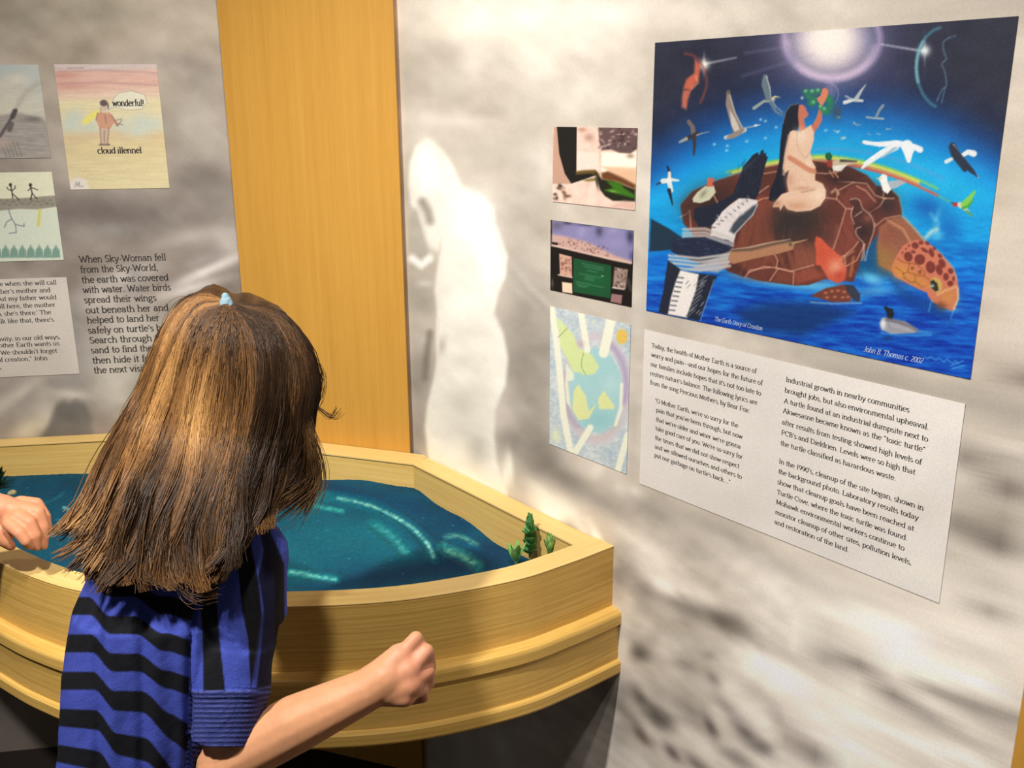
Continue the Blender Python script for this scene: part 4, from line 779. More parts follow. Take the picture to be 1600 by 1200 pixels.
    bird(TA, [([(840, 545), (920, 490), (960, 490), (1000, 480)], 26, (150, 160, 150), 14), ([(930, 300), (915, 360), (945, 470)], 38, (100, 116, 126), 26), ([(935, 300), (965, 380), (965, 480)], 7, g1, 7), ([(975, 500), (1010, 570), (1060, 600)], 34, (96, 116, 132), 14), ([(985, 480), (1010, 530), (1065, 580)], 6, g1, 5), ([(985, 470), (1005, 455), (1040, 460)], 22, (216, 200, 150), 5),
        ([(640, 420), (640, 500), (670, 600), (700, 720)], 34, (98, 84, 76), 50), ([(655, 560), (690, 660), (720, 730)], 26, (206, 196, 186), 40), ([(650, 440), (690, 590), (750, 700)], 8, (180, 170, 160), 6), ([(620, 775), (680, 760), (770, 715)], 30, (200, 196, 190), 30), ([(760, 700), (820, 690), (860, 680)], 8, (170, 170, 170), 12), ([(850, 680), (890, 675)], 14, (230, 232, 230), 3),
        ([(330, 650), (360, 690), (370, 760)], 30, (110, 92, 84), 40), ([(300, 790), (370, 760), (400, 740)], 36, (40, 40, 48), 30), ([(375, 760), (375, 850), (370, 910)], 34, (50, 42, 44), 12), ([(260, 810), (310, 785)], 16, (150, 150, 150), 30), ([(395, 755), (440, 740), (490, 730)], 12, (150, 150, 155), 5),
        ([(165, 1000), (180, 1050), (180, 1100)], 14, (24, 28, 44), 36), ([(180, 1050), (180, 1110)], 24, g2, 34), ([(80, 1140), (130, 1120)], 10, (30, 36, 50), 20), ([(130, 1115), (200, 1105), (250, 1110)], 40, g2, 14), ([(175, 1110), (195, 1190)], 40, g2, 30)])
    bird(TC, [([(195, 330), (218, 428)], 26, (24, 28, 44), 8)])
    bird(TB, [([(80, 520), (130, 505), (190, 510)], 24, g2, 14), ([(150, 500), (180, 450), (210, 410)], 28, (180, 186, 190), 5), ([(85, 480), (120, 500)], 10, g1, 12), ([(215, 612), (260, 618), (320, 622)], 10, g1, 12), ([(275, 612), (295, 570), (318, 540)], 16, (130, 146, 156), 18), ([(135, 645), (155, 662), (178, 660)], 9, g1, 4), ([(340, 685), (355, 690), (370, 682)], 8, g1, 4), ([(12, 695), (28, 704), (45, 697)], 8, g1, 4), ([(62, 745), (82, 738)], 16, g1, 8), ([(225, 718), (245, 722)], 5, g1, 3), ([(282, 715), (305, 722)], 7, g1, 3),
        ([(185, 775), (215, 770)], 7, (120, 110, 110), 16), ([(200, 768), (300, 785), (400, 772), (520, 800), (550, 815)], 22, (238, 240, 240), 40), ([(470, 790), (480, 890)], 70, (244, 244, 242), 16), ([(400, 800), (300, 850), (190, 930)], 40, (214, 226, 232), 14), ([(330, 815), (240, 870), (200, 900)], 16, (244, 246, 246), 8), ([(400, 800), (310, 870)], 16, (150, 180, 200), 6),
        ([(755, 790), (790, 850), (860, 930), (910, 985)], 40, (34, 42, 60), 10), ([(760, 785), (800, 840), (850, 910), (915, 988)], 7, g2, 6), ([(715, 890), (750, 872)], 26, g2, 20), ([(800, 860), (850, 830), (885, 840)], 22, (236, 236, 230), 40), ([(745, 800), (760, 850), (830, 940)], 34, (34, 42, 58), 30),
        ([(745, 1145), (765, 1150)], 5, (40, 40, 50), 8), ([(765, 1158), (795, 1160)], 28, (176, 46, 52), 24), ([(800, 1160), (850, 1200)], 34, (214, 214, 190), 14), ([(830, 1160), (860, 1120), (890, 1080)], 50, (130, 200, 70), 16), ([(820, 1180), (850, 1170), (880, 1130)], 20, (70, 160, 50), 10), ([(840, 1200), (880, 1230)], 18, (90, 150, 80), 10)])
    for x, y in [(240, 425), (282, 430), (280, 445), (345, 415), (405, 350), (440, 370), (390, 345), (640, 385), (660, 405), (600, 380), (405, 405)]: b(x, y, 5, 4, (160, 210, 235), .85, 0, T1)
    p([(205, 760), (240, 768), (330, 764), (400, 758), (470, 766), (520, 785), (548, 800), (550, 830), (520, 812), (505, 840), (490, 895), (468, 890), (450, 840), (430, 800), (380, 800), (300, 860), (180, 935), (210, 890), (300, 820), (340, 800), (300, 792), (210, 782)], (236, 240, 242), 1, .95, TB)
    p([(760, 785), (790, 820), (830, 870), (880, 930), (915, 988), (870, 965), (810, 920), (760, 870), (738, 820)], (34, 42, 60), 1, 1, TB)
    p([(632, 425), (655, 450), (690, 560), (745, 690), (770, 712), (740, 750), (680, 780), (620, 785), (640, 755), (680, 735), (650, 640), (620, 520)], (140, 124, 114), 1, .95, TA); p([(650, 560), (690, 620), (730, 710), (690, 730), (665, 680)], (206, 194, 184), 1.2, .9, TA); L([(655, 450), (695, 590), (752, 700)], 7, (196, 190, 184), 1, .8, TA)
    p([(925, 295), (948, 330), (968, 420), (975, 470), (945, 490), (915, 400), (905, 330)], (96, 114, 124), 1, .95, TA); L([(940, 300), (965, 400), (972, 460)], 5, (190, 200, 196), 1, .9, TA)
    # mallard, gull, otter, beaver, loon
    p([(600, 455), (612, 450), (622, 462), (618, 478), (605, 478), (598, 466)], (20, 90, 56), 1, 1, T1); b(615, 488, 12, 12, (150, 52, 44), .97, 0, T1, hard=1); p([(622, 480), (650, 472), (700, 478), (690, 488), (650, 498), (640, 510), (622, 505)], (196, 178, 146), 1.2, 1, T1); L([(650, 478), (700, 480)], 9, (44, 44, 44), 1.2, .9, T1, taper=4); p([(622, 495), (670, 490), (650, 512), (625, 512)], (236, 232, 220), 1.2, .9, T1); L([(625, 512), (640, 532)], 4, (210, 140, 100), 1, .9, T1); L([(612, 510), (625, 530)], 3, (210, 150, 110), 1, .9, T1)
    L([(620, 580), (632, 570), (642, 585)], 8, (200, 160, 130), 1.5, .7, T1)
    p([(770, 535), (785, 520), (798, 526), (800, 545), (812, 570), (800, 585), (785, 575), (778, 550)], (242, 240, 232), 1.2, 1, T1); p([(800, 545), (840, 540), (860, 548), (830, 565), (812, 570)], (170, 178, 186), 1.2, 1, T1); L([(765, 535), (780, 534)], 3, (225, 180, 120), 1, 1, T1); L([(788, 580), (785, 600), (795, 600)], 3, (210, 150, 110), 1, .9, T1)
    p([(580, 540), (640, 530), (680, 550), (710, 600), (740, 660), (790, 690), (830, 770), (840, 860), (800, 960), (760, 1010), (700, 990), (650, 920), (620, 800), (600, 700), (620, 620), (590, 580)], (72, 40, 36), 1.3, 1, TE); b(770, 740, 50, 50, (140, 80, 64), .7, 0, TE); b(720, 880, 60, 60, (44, 30, 34), .8, 0, TE)
    for q_ in [[(590, 545), (650, 535), (690, 560), (720, 640), (790, 695), (830, 770), (838, 860), (800, 980), (765, 1100), (750, 1180)], [(620, 620), (600, 700), (630, 800)], [(700, 830), (655, 850), (650, 900), (690, 960), (730, 1010), (710, 1180)], [(640, 720), (680, 690), (710, 670)], [(735, 1010), (735, 1180)]]: L(q_, 8, (214, 180, 160), 1.2, .85, TE, sm=3)
    p([(235, 930), (270, 940), (320, 1010), (420, 1080), (500, 1150), (520, 1230), (230, 1230), (240, 1100), (220, 1000)], (206, 84, 56), 2, 1, TE)
    p([(570, 730), (585, 728), (610, 755), (650, 790), (668, 830), (662, 862), (640, 875), (610, 862), (585, 820), (570, 780)], (206, 84, 58), 1.8, 1, T1); b(632, 822, 24, 26, (232, 160, 124), .85, 30, T1); b(645, 850, 22, 18, (186, 66, 46), .8, 0, T1); b(585, 770, 12, 34, (200, 78, 50), .8, -20, T1)
    p([(552, 915), (600, 890), (660, 878), (685, 910), (680, 935), (620, 935)], (110, 52, 40), 1.6, 1, T1)
    for x, y in [(600, 905), (620, 900), (640, 898), (660, 902), (605, 920), (630, 918), (655, 920), (672, 918)]: b(x, y, 6, 4, (214, 140, 96), .7, 0, T1)
    p([(660, 878), (690, 880), (712, 910), (710, 935), (690, 930), (670, 900)], (46, 50, 66), 1.5, 1, T1); L([(552, 935), (620, 940), (715, 938)], 3, (190, 222, 230), 2, .7, T1); L([(690, 790), (680, 850)], 8, (196, 110, 60), 2, .7, T1); L([(645, 800), (690, 770)], 4, (220, 150, 110), 1.5, .7, T1)
    p([(440, 900), (455, 870), (480, 870), (520, 880), (580, 890), (650, 935), (640, 952), (560, 958), (500, 960), (450, 935)], (150, 150, 158), 1.3, 1, TD); p([(460, 810), (475, 806), (490, 815), (512, 820), (520, 850), (508, 882), (482, 878), (478, 845)], (20, 28, 36), 1.2, 1, TD); b(458, 905, 16, 28, (232, 232, 232), .95, 0, TD); L([(480, 880), (540, 892), (600, 915), (640, 940)], 22, (110, 104, 112), 1.5, .8, TD)
    for k in range(8): L([(500 + k * 17, 896 + k * 5), (512 + k * 17, 920 + k * 4)], 4, (200, 196, 200), 1, .7, TD)
    L([(450, 955), (560, 968), (720, 965)], 8, (70, 170, 230), 2.5, .7, TD); b(480, 985, 30, 12, (4, 40, 100), .7, 0, TD)
    P.c += (RNG.random(len(P.c)) - .5)[:, None] * 9; P.c = P.c * .93 + 8
    L([T1(920 + k * 9, 1112 + 6 * math.sin(k * 2.1) + k * 1.6) for k in range(13)], 1.6, (70, 160, 220), 1, .7); L([(1005, 1140), (1045, 1125)], 3, (90, 180, 225), 1, .7, T1); L([(1010, 1150), (1048, 1140)], 3, (90, 180, 225), 1, .7, T1)
GR = 1.0; GL_ = 1.0
sheet('painting_print', PLR, [(1025, 67), (1592, 25), (1517, 592), (1010, 485)], .00115, big_painting, gain=GR,
      label='large blue painting print of a giant turtle carrying a seated woman, right wall', category='painting')
pn = bpy.data.objects['painting_print']
child('lettering', lettering(PLR, [('The Earth Story of Creation', (1117, 501), (1192, 516), .0042, .8)], .0016, slant=.3), M['white_ink'], pn, label='small white script title lettering')
child('lettering', lettering(PLR, [('John B. Thomas c. 2002', (1350, 549), (1442, 567), .0046, .8)], .0016, slant=.35), M['white_ink'], pn, label='small white script signature')

def concrete_photo(P):
    T = Tf(850, 190, 8.0); P.c[:] = (232, 200, 182); b, L, p = P.blob, P.line, P.poly
    P.c += ((fbm(P.X / 9, P.Y / 9, 4) - .5) * 30)[:, None]
    p([(120, 60), (180, 60), (200, 300), (340, 780), (100, 780)], (190, 150, 128), 2, 1, T)
    p([(400, 380), (700, 380), (680, 640), (400, 640)], (240, 212, 196), 3, .8, T); b(560, 200, 60, 60, (160, 124, 108), .7, 0, T); b(480, 100, 60, 30, (176, 130, 106), .8, 0, T); b(700, 350, 16, 200, (204, 166, 146), .6, 0, T)
    p([(720, 390), (1170, 380), (1150, 620), (720, 640)], (252, 234, 212), 3, 1, T); p([(720, 560), (1160, 580), (1150, 800), (900, 680)], (220, 176, 138), 4, .9, T)
    p([(160, 60), (410, 60), (405, 640), (660, 620), (680, 660), (480, 730), (340, 775), (260, 650), (190, 400)], (28, 26, 24), 1, 1, T)
    p([(680, 70), (1180, 70), (1165, 340), (1080, 400), (940, 390), (840, 350), (720, 360), (690, 240)], (96, 74, 72), 2, 1, T)
    for k in range(46):
        x = random.uniform(700, 1160); y = random.uniform(80, 360); b(x, y, random.uniform(14, 34), random.uniform(8, 18), random.choice([(160, 130, 126), (54, 40, 42), (196, 168, 160), (70, 52, 52)]), .8, random.uniform(-50, 50), T)
    b(1080, 430, 50, 30, (140, 110, 96), .8, 0, T)
    p([(400, 620), (500, 605), (640, 600), (690, 650), (700, 680), (580, 650), (400, 665)], (96, 76, 34), 2, .9, T)
    p([(640, 640), (700, 690), (720, 720), (860, 740), (1140, 850), (1140, 1000), (860, 990), (760, 930), (700, 850)], (30, 32, 20), 2, 1, T)
    p([(720, 640), (800, 620), (1000, 710), (1145, 790), (1140, 850), (900, 750), (720, 720)], (96, 54, 26), 3, .95, T)
    p([(780, 740), (950, 760), (1000, 830), (1140, 920), (1130, 960), (900, 900), (760, 860), (860, 830)], (58, 112, 24), 3, .95, T); b(860, 870, 60, 14, (120, 170, 60), .8, 10, T)
    p([(480, 730), (640, 700), (660, 740), (540, 750)], (116, 104, 50), 2, .9, T); b(660, 760, 14, 80, (20, 20, 14), .8, -10, T)
    for k in range(16): b(random.uniform(110, 320), random.uniform(800, 980), 26, 18, random.choice([(70, 56, 44), (176, 142, 112), (120, 90, 70), (44, 36, 30)]), .85, random.uniform(0, 90), T)
    p([(1000, 990), (1140, 1020), (1135, 1100), (800, 1070)], (206, 166, 148), 5, .7, T); L([(540, 760), (520, 940)], 10, (200, 160, 140), 3, .5, T)
sheet('photo_print', PLR, [(866, 198), (998, 200), (992, 328), (863, 315)], .0012, concrete_photo, gain=GR, label='small colour photo print of a broken concrete edge with green moss, topmost of three', category='photograph')
def fence_photo(P):
    T = Tf(850, 330, 8.0); P.c[:] = (24, 20, 18); b, L, p = P.blob, P.line, P.poly
    p([(100, 110), (1130, 240), (1100, 640), (100, 430)], (134, 128, 168), 1, 1, T)
    for x, y, rx, ry, c in [(160, 180, 80, 60, (96, 92, 110)), (300, 140, 60, 30, (50, 46, 66)), (540, 170, 120, 20, (56, 50, 72)), (690, 250, 50, 70, (70, 66, 92)), (470, 260, 60, 70, (152, 146, 186)), (1080, 320, 50, 90, (44, 42, 70)), (900, 400, 120, 80, (146, 138, 180)), (860, 250, 60, 40, (150, 142, 180)), (1090, 560, 30, 60, (80, 78, 120))]: b(x, y, rx, ry, c, .85, 0, T)
    p([(100, 290), (250, 310), (550, 390), (900, 560), (1090, 620), (1085, 655), (850, 610), (500, 520), (200, 450), (95, 430)], (196, 160, 148), 3, 1, T)
    for k in range(50):
        x = random.uniform(190, 800); y = 330 + (x - 190) * .22 + random.uniform(-20, 100); b(x, y, 10, 10, (116, 80, 74), .7, 0, T)
    L([(100, 425), (500, 520), (850, 600), (1090, 648)], 20, (226, 190, 172), 1, .9, T); p([(100, 385), (175, 395), (170, 425), (100, 415)], (24, 18, 18), 1, 1, T)
    p([(190, 530), (345, 570), (350, 830), (200, 800)], (206, 160, 140), 1, 1, T); p([(880, 700), (1050, 730), (1020, 975), (860, 950)], (150, 124, 112), 1, 1, T); p([(225, 885), (350, 900), (355, 1030), (230, 1010)], (236, 206, 176), 1, 1, T); p([(845, 1030), (980, 1050), (965, 1160), (830, 1130)], (150, 110, 108), 1, 1, T)
    for k in range(26): b(random.uniform(210, 340), random.uniform(580, 800), 12, 18, (130, 86, 70), .6, random.uniform(0, 90), T)
    for k in range(36): b(random.uniform(880, 1030), random.uniform(720, 950), 14, 9, random.choice([(60, 44, 44), (196, 176, 168)]), .7, random.uniform(0, 90), T)
    L([(180, 795), (350, 830)], 16, (226, 196, 176), 1, .9, T); L([(860, 955), (1000, 975)], 18, (226, 206, 190), 1, .9, T); L([(1040, 860), (1090, 980)], 26, (90, 84, 76), 4, .8, T)
    p([(370, 585), (840, 680), (830, 1090), (365, 1010)], (24, 78, 46), 1, 1, T); b(640, 860, 160, 100, (22, 92, 50), .7, 0, T)
    for x0, x1, y in [(480, 740, 655), (500, 740, 690), (540, 660, 740), (440, 700, 780), (520, 620, 820), (510, 620, 845), (400, 600, 880), (410, 560, 910), (430, 520, 935), (620, 740, 930)]: L([(x0, y), (x1, y + (x1 - x0) * .2)], 9, (96, 150, 110), 1.2, .6, T)
    b(730, 812, 14, 8, (170, 210, 180), .8, 0, T); b(105, 900, 14, 60, (120, 104, 92), .7, 0, T)
sheet('photo_print', PLR, [(862, 344), (991, 360), (987, 480), (860, 452)], .0012, fence_photo, gain=GR, label='small colour photo print of a dark green notice board before water, middle of three', category='photograph')
def earth_drawing(P):
    P.px_width = True; T = Tf(850, 470, 4.2875); b, L, p = P.blob, P.line, P.poly; P.c[:] = (186, 200, 204)
    n = fbm(P.X / 7 + P.Y / 5, P.Y / 4 - P.X / 6, 5, 3) - .5; P.c += n[:, None] * np.array((60, 40, 24)); P.c += ((fbm(P.X / 30, P.Y / 30, 9) - .5))[:, None] * np.array((50, 30, 10))
    e = [T(350 + 210 * math.cos(R(a)), 590 + 350 * math.sin(R(a))) for a in range(0, 360, 12)]; L(e + e[:1], 13, (206, 190, 196), 4, .85)
    L([T(350 + 200 * math.cos(R(a)), 560 + 300 * math.sin(R(a))) for a in range(-60, 30, 12)], 9, (168, 146, 186), 4, .85); L([T(340 + 205 * math.cos(R(a)), 600 + 290 * math.sin(R(a))) for a in range(120, 215, 12)], 9, (176, 156, 176), 4, .85)
    L([T(350 + 205 * math.cos(R(a)), 600 + 320 * math.sin(R(a))) for a in range(40, 130, 12)], 8, (206, 186, 180), 3, .8)
    p([T(345 + 175 * math.cos(R(a)), 600 + 285 * math.sin(R(a))) for a in range(0, 360, 12)], (156, 206, 206), 2, 1); b(350, 480, 120, 100, (150, 206, 208), .7, 0, T); b(370, 800, 110, 60, (130, 196, 196), .8, 0, T); b(450, 560, 60, 60, (176, 216, 214), .7, 0, T)
    p([(150, 420), (200, 490), (200, 530), (160, 540), (170, 640), (180, 720), (150, 680), (140, 560)], (232, 236, 200), 2, .9, T)
    p([(85, 110), (130, 150), (190, 220), (240, 320), (320, 360), (370, 440), (340, 490), (270, 500), (240, 480), (200, 480), (150, 380), (100, 290)], (214, 230, 140), 2, .95, T); p([(200, 600), (230, 560), (280, 640), (300, 740), (350, 690), (300, 790), (230, 800), (190, 730)], (226, 230, 140), 2, .95, T); p([(360, 660), (400, 600), (470, 700), (470, 725), (370, 725)], (226, 230, 140), 2, .95, T)
    cr = (238, 238, 206)
    for q_ in [[(50, 40), (80, 240), (110, 520), (130, 760), (180, 1020)], [(250, 90), (290, 330)], [(450, 130), (400, 350)], [(310, 850), (200, 1030)], [(560, 900), (490, 1150)]]: L(q_, 10 if q_[0][0] != 450 else 15, cr, 1.3, .97, T)
    L([(520, 560), (515, 720), (480, 830)], 5, cr, 1.5, .9, T); b(522, 240, 38, 50, (238, 190, 60), .98, 0, T, hard=1.4); b(80, 905, 30, 46, (224, 230, 170), .9, 0, T)
    L([(95, 245), (155, 185)], 1.2, (110, 120, 90), .8, .7, T); L([(265, 350), (250, 430), (280, 500)], 1.2, (120, 150, 90), .8, .7, T, sm=3); b(245, 290, 24, 20, (190, 160, 176), .8, 0, T); b(110, 150, 20, 20, (210, 230, 170), .5, 0, T); b(330, 140, 8, 8, (220, 220, 140), .8, 0, T)
sheet('drawing_print', PLR, [(861, 480), (986, 506), (980, 741), (859, 693)], .0012, earth_drawing, gain=GR, label='pale pencil drawing print of the globe wrapped in cream ribbons, lowest of three', category='drawing')

def panel_paint(P):
    P.c[:] = (226, 219, 210); n = fbm(P.X / 80, P.Y / 60, 12, 3) - .5; P.c += (n * 18)[:, None]; P.blob(1085, 560, 30, 10, (236, 230, 218), .8, 20); P.blob(1130, 740, 60, 12, (230, 224, 212), .7, 30); P.blob(1450, 900, 60, 24, (234, 228, 214), .8, 20); P.blob(1430, 800, 70, 30, (212, 202, 192), .5)
pt = sheet('text_panel', PLR, [(1008, 514), (1509, 632), (1468, 942), (1000, 755)], .008, panel_paint, gain=GR, label='pale grey panel with two columns of dark text under the large painting', category='text panel')
RL = [("Today, the health of Mother Earth is a source of", (1019.2, 542), (1183, 583.5)), ("worry and pain_and our hopes for the future of", (1018.5, 556), (1192.4, 602.6)), ("our families include hopes that it's not too late to", (1017.5, 570.7), (1190, 618.5)), ("restore nature's balance. The following lyrics are", (1016.8, 585), (1184, 633)), ("from the song Precious Mothers, by Bear Fox:", (1016.8, 599), (1172, 645.8)),
      ('"O Mother Earth, we\'re so sorry for the', (1024.5, 628.3), (1154.4, 668)), ("pain that you've been through, but now", (1026, 642.7), (1161, 685.4)), ("that we're older and wiser we're gonna", (1025.7, 657), (1158, 701.3)), ("take good care of you. We're so sorry for", (1025, 671.4), (1161.4, 717)), ("the times that we did not show respect", (1024.5, 686), (1156, 731.6)), ("and we allowed ourselves and others to", (1024, 700), (1160, 748)), ('put our garbage on turtle\'s back...."', (1023.4, 714), (1142, 755.4))]
RR = [("Industrial growth in nearby communities", (1228.6, 596), (1422, 643.8)), ("brought jobs, but also environmental upheaval.", (1227, 612.7), (1452, 670.7)), ("A turtle found at an industrial dumpsite next to", (1225.8, 629.5), (1451, 689.3)), ('Akwesasne became known as the "toxic turtle"', (1224, 646), (1446.4, 704.5)), ("after results from testing showed high levels of", (1222.6, 662.8), (1441, 725)), ("PCB's and Dieldrien. Levels were so high that", (1221.7, 678.6), (1431, 741)), ("the turtle classified as hazardous waste.", (1220.4, 695), (1400.5, 750.4)),
      ("In the 1990's, cleanup of the site began, shown in", (1217.9, 723), (1444.2, 797.3)), ("the background photo. Laboratory results today", (1217, 739.4), (1436, 812)), ("show that cleanup goals have been reached at", (1215.3, 755.8), (1429, 828.6)), ("Turtle Cove, where the toxic turtle was found.", (1214.7, 771.6), (1418.6, 843.8)), ("Mohawk environmental workers continue to", (1213.4, 786.8), (1414, 859.6)), ("monitor cleanup of other sites, pollution levels,", (1212.2, 802.7), (1424.9, 881.8)), ("and restoration of the land.", (1211, 817.9), (1327, 862))]
child('lettering', lettering(PLR, [(t, a, b, .0046, 1) for t, a, b in RL], .0016, .22, .11), M['ink'], pt, label='left column of small dark serif text')
child('lettering', lettering(PLR, [(t, a, b, .0046, 1) for t, a, b in RR], .0016, .22, .11), M['ink'], pt, label='right column of small dark serif text')

# ------------------------------------------------------------------ prints on the left wall
T0 = Tf(0, 80, 4.0)
def sky_drawing(P):
    b, L, p = P.blob, P.line, P.poly; yy = P.Y
    t0 = [95, 108, 112, 130, 150, 160, 200, 216, 300]; cc = np.array([(206, 190, 180), (206, 182, 172), (222, 172, 150), (220, 166, 144), (224, 188, 158), (222, 206, 150), (214, 200, 150), (214, 190, 130), (216, 200, 144)], float)
    P.c[:] = np.stack([np.interp(yy + (P.X - 160) * .02, t0, cc[:, k]) for k in range(3)], 1); P.c += ((fbm(P.X / 22, P.Y / 2.2, 4, 3) - .5) * 22)[:, None]
    for y in (112, 131): L([(90, y), (160, y - 2), (245, y + 2)], 2, (180, 130, 130), 2, .7)
    b(100, 118, 24, 6, (206, 130, 116), .7); b(110, 135, 30, 5, (206, 130, 116), .6)
    for x, y, rx, ry in [(118, 182, 12, 11), (110, 195, 16, 16), (140, 200, 14, 12), (190, 200, 12, 14), (220, 190, 18, 12), (215, 205, 20, 10), (240, 195, 14, 10), (170, 190, 8, 10)]: b(x, y, rx, ry, (186, 198, 186), .75)
    for x, y in [(115, 217), (145, 212), (185, 210), (243, 214)]: b(x, y, 16, 6, (214, 178, 128), .7)
    L([(133, 190), (150, 177)], 9, (236, 222, 76), 2, .9); p([(152, 176), (172, 176), (178, 192), (172, 201), (156, 201), (150, 188)], (206, 134, 100), 1, .9); L([(172, 180), (183, 195)], 5, (206, 134, 100), 1, .9); p([(156, 201), (171, 201), (169, 225), (158, 225)], (200, 164, 140), 1, .9)
    for q_ in [[(156, 200), (158, 226)], [(170, 200), (168, 226)], [(163, 204), (163, 222)], [(152, 178), (150, 188)], [(174, 180), (184, 197), (190, 188)], [(158, 176), (157, 168)], [(164, 180), (166, 192)], [(180, 188), (190, 186)], [(184, 193), (192, 195)]]: L(q_, 1.2, (110, 84, 76), .8, .8)
    b(163, 168, 5.5, 6, (206, 176, 150), 1, 0, hard=.8); b(162, 161, 6, 5, (84, 66, 62), .95, 0, hard=1); L([(168, 162), (170, 170)], 2.5, (84, 66, 62), 1, .9); L([(156, 226), (171, 226)], 2.5, (96, 76, 72), 1, .9)
    p([(170, 168), (176, 158), (182, 146), (204, 142), (226, 148), (230, 160), (222, 170), (196, 172), (180, 168), (170, 174)], (222, 216, 184), 1, 1); L([(170, 171), (178, 164), (177, 154), (186, 145), (206, 142), (226, 148), (230, 160), (222, 171), (196, 172), (180, 167), (170, 172)], .8, (150, 146, 120), .8, .8)
    p([(108, 284), (120, 277), (134, 280), (140, 296), (108, 298)], (218, 208, 196), 3, .9); L([(117, 292), (119, 284), (121, 291), (124, 284), (124, 291), (130, 291)], 1, (96, 92, 104), .7, .8); L([(106, 107), (130, 106)], 1.6, (150, 120, 116), 1, .7)
sheet_a = sheet('drawing_print', PLL, [(85, 101), (245, 100), (265, 294), (110, 296)], .0016, sky_drawing, gain=GL_, label='colour pencil drawing print of an orange figure with a speech bubble under a pink sky', category='drawing')
for q_ in (('wonderful!', (176, 163), (226, 168), .0085, 1), ('cloud.illennel', (153, 240), (222, 239), .0085, 1)):
    child('lettering', lettering(PLL, [q_], .0016, .3, .16), M['ink'], sheet_a, label='hand-drawn dark letters')
def grey_drawing(P):
    b, L, p = P.blob, P.line, P.poly; P.c[:] = (196, 190, 170); P.c += ((fbm(P.X / 14, P.Y / 3, 6) - .5) * 18)[:, None]
    b(0, 105, 60, 16, (172, 186, 184), .9, 0); b(60, 125, 20, 20, (172, 186, 184), .7); b(25, 124, 18, 8, (212, 204, 180), .9); b(10, 170, 40, 20, (204, 196, 172), .8)
    p([(0, 180), (30, 176), (62, 184), (75, 192), (82, 250), (-10, 250), (-10, 182)], (150, 140, 130), 3, .9); b(52, 186, 14, 5, (112, 102, 96), .8); P.c += (np.where(P.Y > 186, (fbm(P.X / 16, P.Y / 1.6, 8) - .5) * 40, 0))[:, None]
    L([(27, 166), (40, 145), (60, 130)], 7, (176, 168, 148), 3, .8, sm=3); L([(25, 172), (12, 194), (0, 213)], 5, (84, 76, 74), 1.3, .95); L([(23, 174), (20, 182)], 8, (70, 62, 62), 1.5, .9); L([(18, 194), (15, 202)], 8, (80, 72, 70), 1.5, .8)
    for k in range(5): L([(2 + k * 6, 226 - k), (10 + k * 6, 244)], 1.2, (100, 88, 84), 1, .7)
    b(4, 224, 14, 8, (190, 156, 140), .6)
sheet('drawing_print', PLL, [(-70, 101), (61, 101), (79, 247), (-50, 248)], .0016, grey_drawing, gain=GL_, label='grey pencil landscape drawing print cut by the left edge of the photo, upper row', category='drawing')
def stick_drawing(P):
    b, L, p = P.blob, P.line, P.poly; P.px_width = True; T = Tf(0, 250, 3.4286); P.c[:] = (222, 220, 182); P.c += ((fbm(P.X / 12, P.Y / 8, 6) - .5) * 8)[:, None]
    p([(-200, 270), (60, 268), (200, 262), (340, 262), (350, 545), (-200, 560)], (206, 214, 188), 3, 1, T)
    p([(-200, 215), (0, 208), (90, 205), (180, 200), (220, 195), (300, 190), (306, 250), (200, 265), (100, 262), (0, 272), (-200, 275)], (146, 138, 118), 1.3, 1, T); P.c += 0
    for k in range(26): b(-20 + k * 12, 228 + 12 * math.sin(k * 2.3), 9, 6, (104, 98, 84), .6, 0, T)
    bk_ = (30, 26, 22)
    for q_, w in [([(56, 135), (64, 170), (68, 205)], 1.8), ([(64, 165), (82, 150), (80, 138)], 1.3), ([(64, 165), (44, 158), (36, 145)], 1.3), ([(66, 180), (102, 212)], 1.5), ([(163, 140), (172, 178), (164, 212)], 1.8), ([(168, 148), (202, 160)], 1.3), ([(166, 148), (150, 164)], 1.3), ([(172, 178), (198, 208)], 1.5)]: L(q_, w, bk_, .7, .95, T)
    b(56, 133, 8, 9, bk_, 1, 0, T, hard=1); b(163, 134, 8, 9, bk_, 1, 0, T, hard=1)
    for q_ in [[(45, 262), (60, 310), (82, 345), (88, 388), (50, 392)], [(82, 345), (130, 356), (128, 340)], [(60, 318), (36, 332), (24, 360)]]: L(q_, 1.4, (96, 100, 124), .8, .9, T)
    L([(213, 270), (206, 350)], 4.5, (212, 206, 74), 1.5, .95, T)
    for k in range(-3, 7):
        x = 30 + k * 45; P.poly([(x - 24, 525), (x - 20, 490), (x - 8, 465), (x, 452), (x + 8, 468), (x + 18, 490), (x + 22, 522)], (122, 158, 138), 1.6, .9, T)
        for j in range(4): L([(x - 14 + j * 10, 470 + 6 * abs(j - 1.5)), (x - 16 + j * 11, 520)], 1.3, (70, 128, 112), 1, .7, T)
sheet('drawing_print', PLL, [(-70, 270), (82, 269), (99, 406), (-50, 410)], .0014, stick_drawing, gain=GL_, label='yellow and green drawing print of two stick figures above a row of trees', category='drawing')
def lp_paint(P): P.c[:] = (206, 196, 184); P.c += ((fbm(P.X / 60, P.Y / 50, 12, 3) - .5) * 26)[:, None]
lp = sheet('text_panel', PLL, [(-200, 445), (104, 430), (124, 583), (-180, 598)], .008, lp_paint, gain=GL_, label='pale grey text panel on the left wall, cut by the left edge of the photo', category='text panel')
xh = .0064; h_ = 1.15
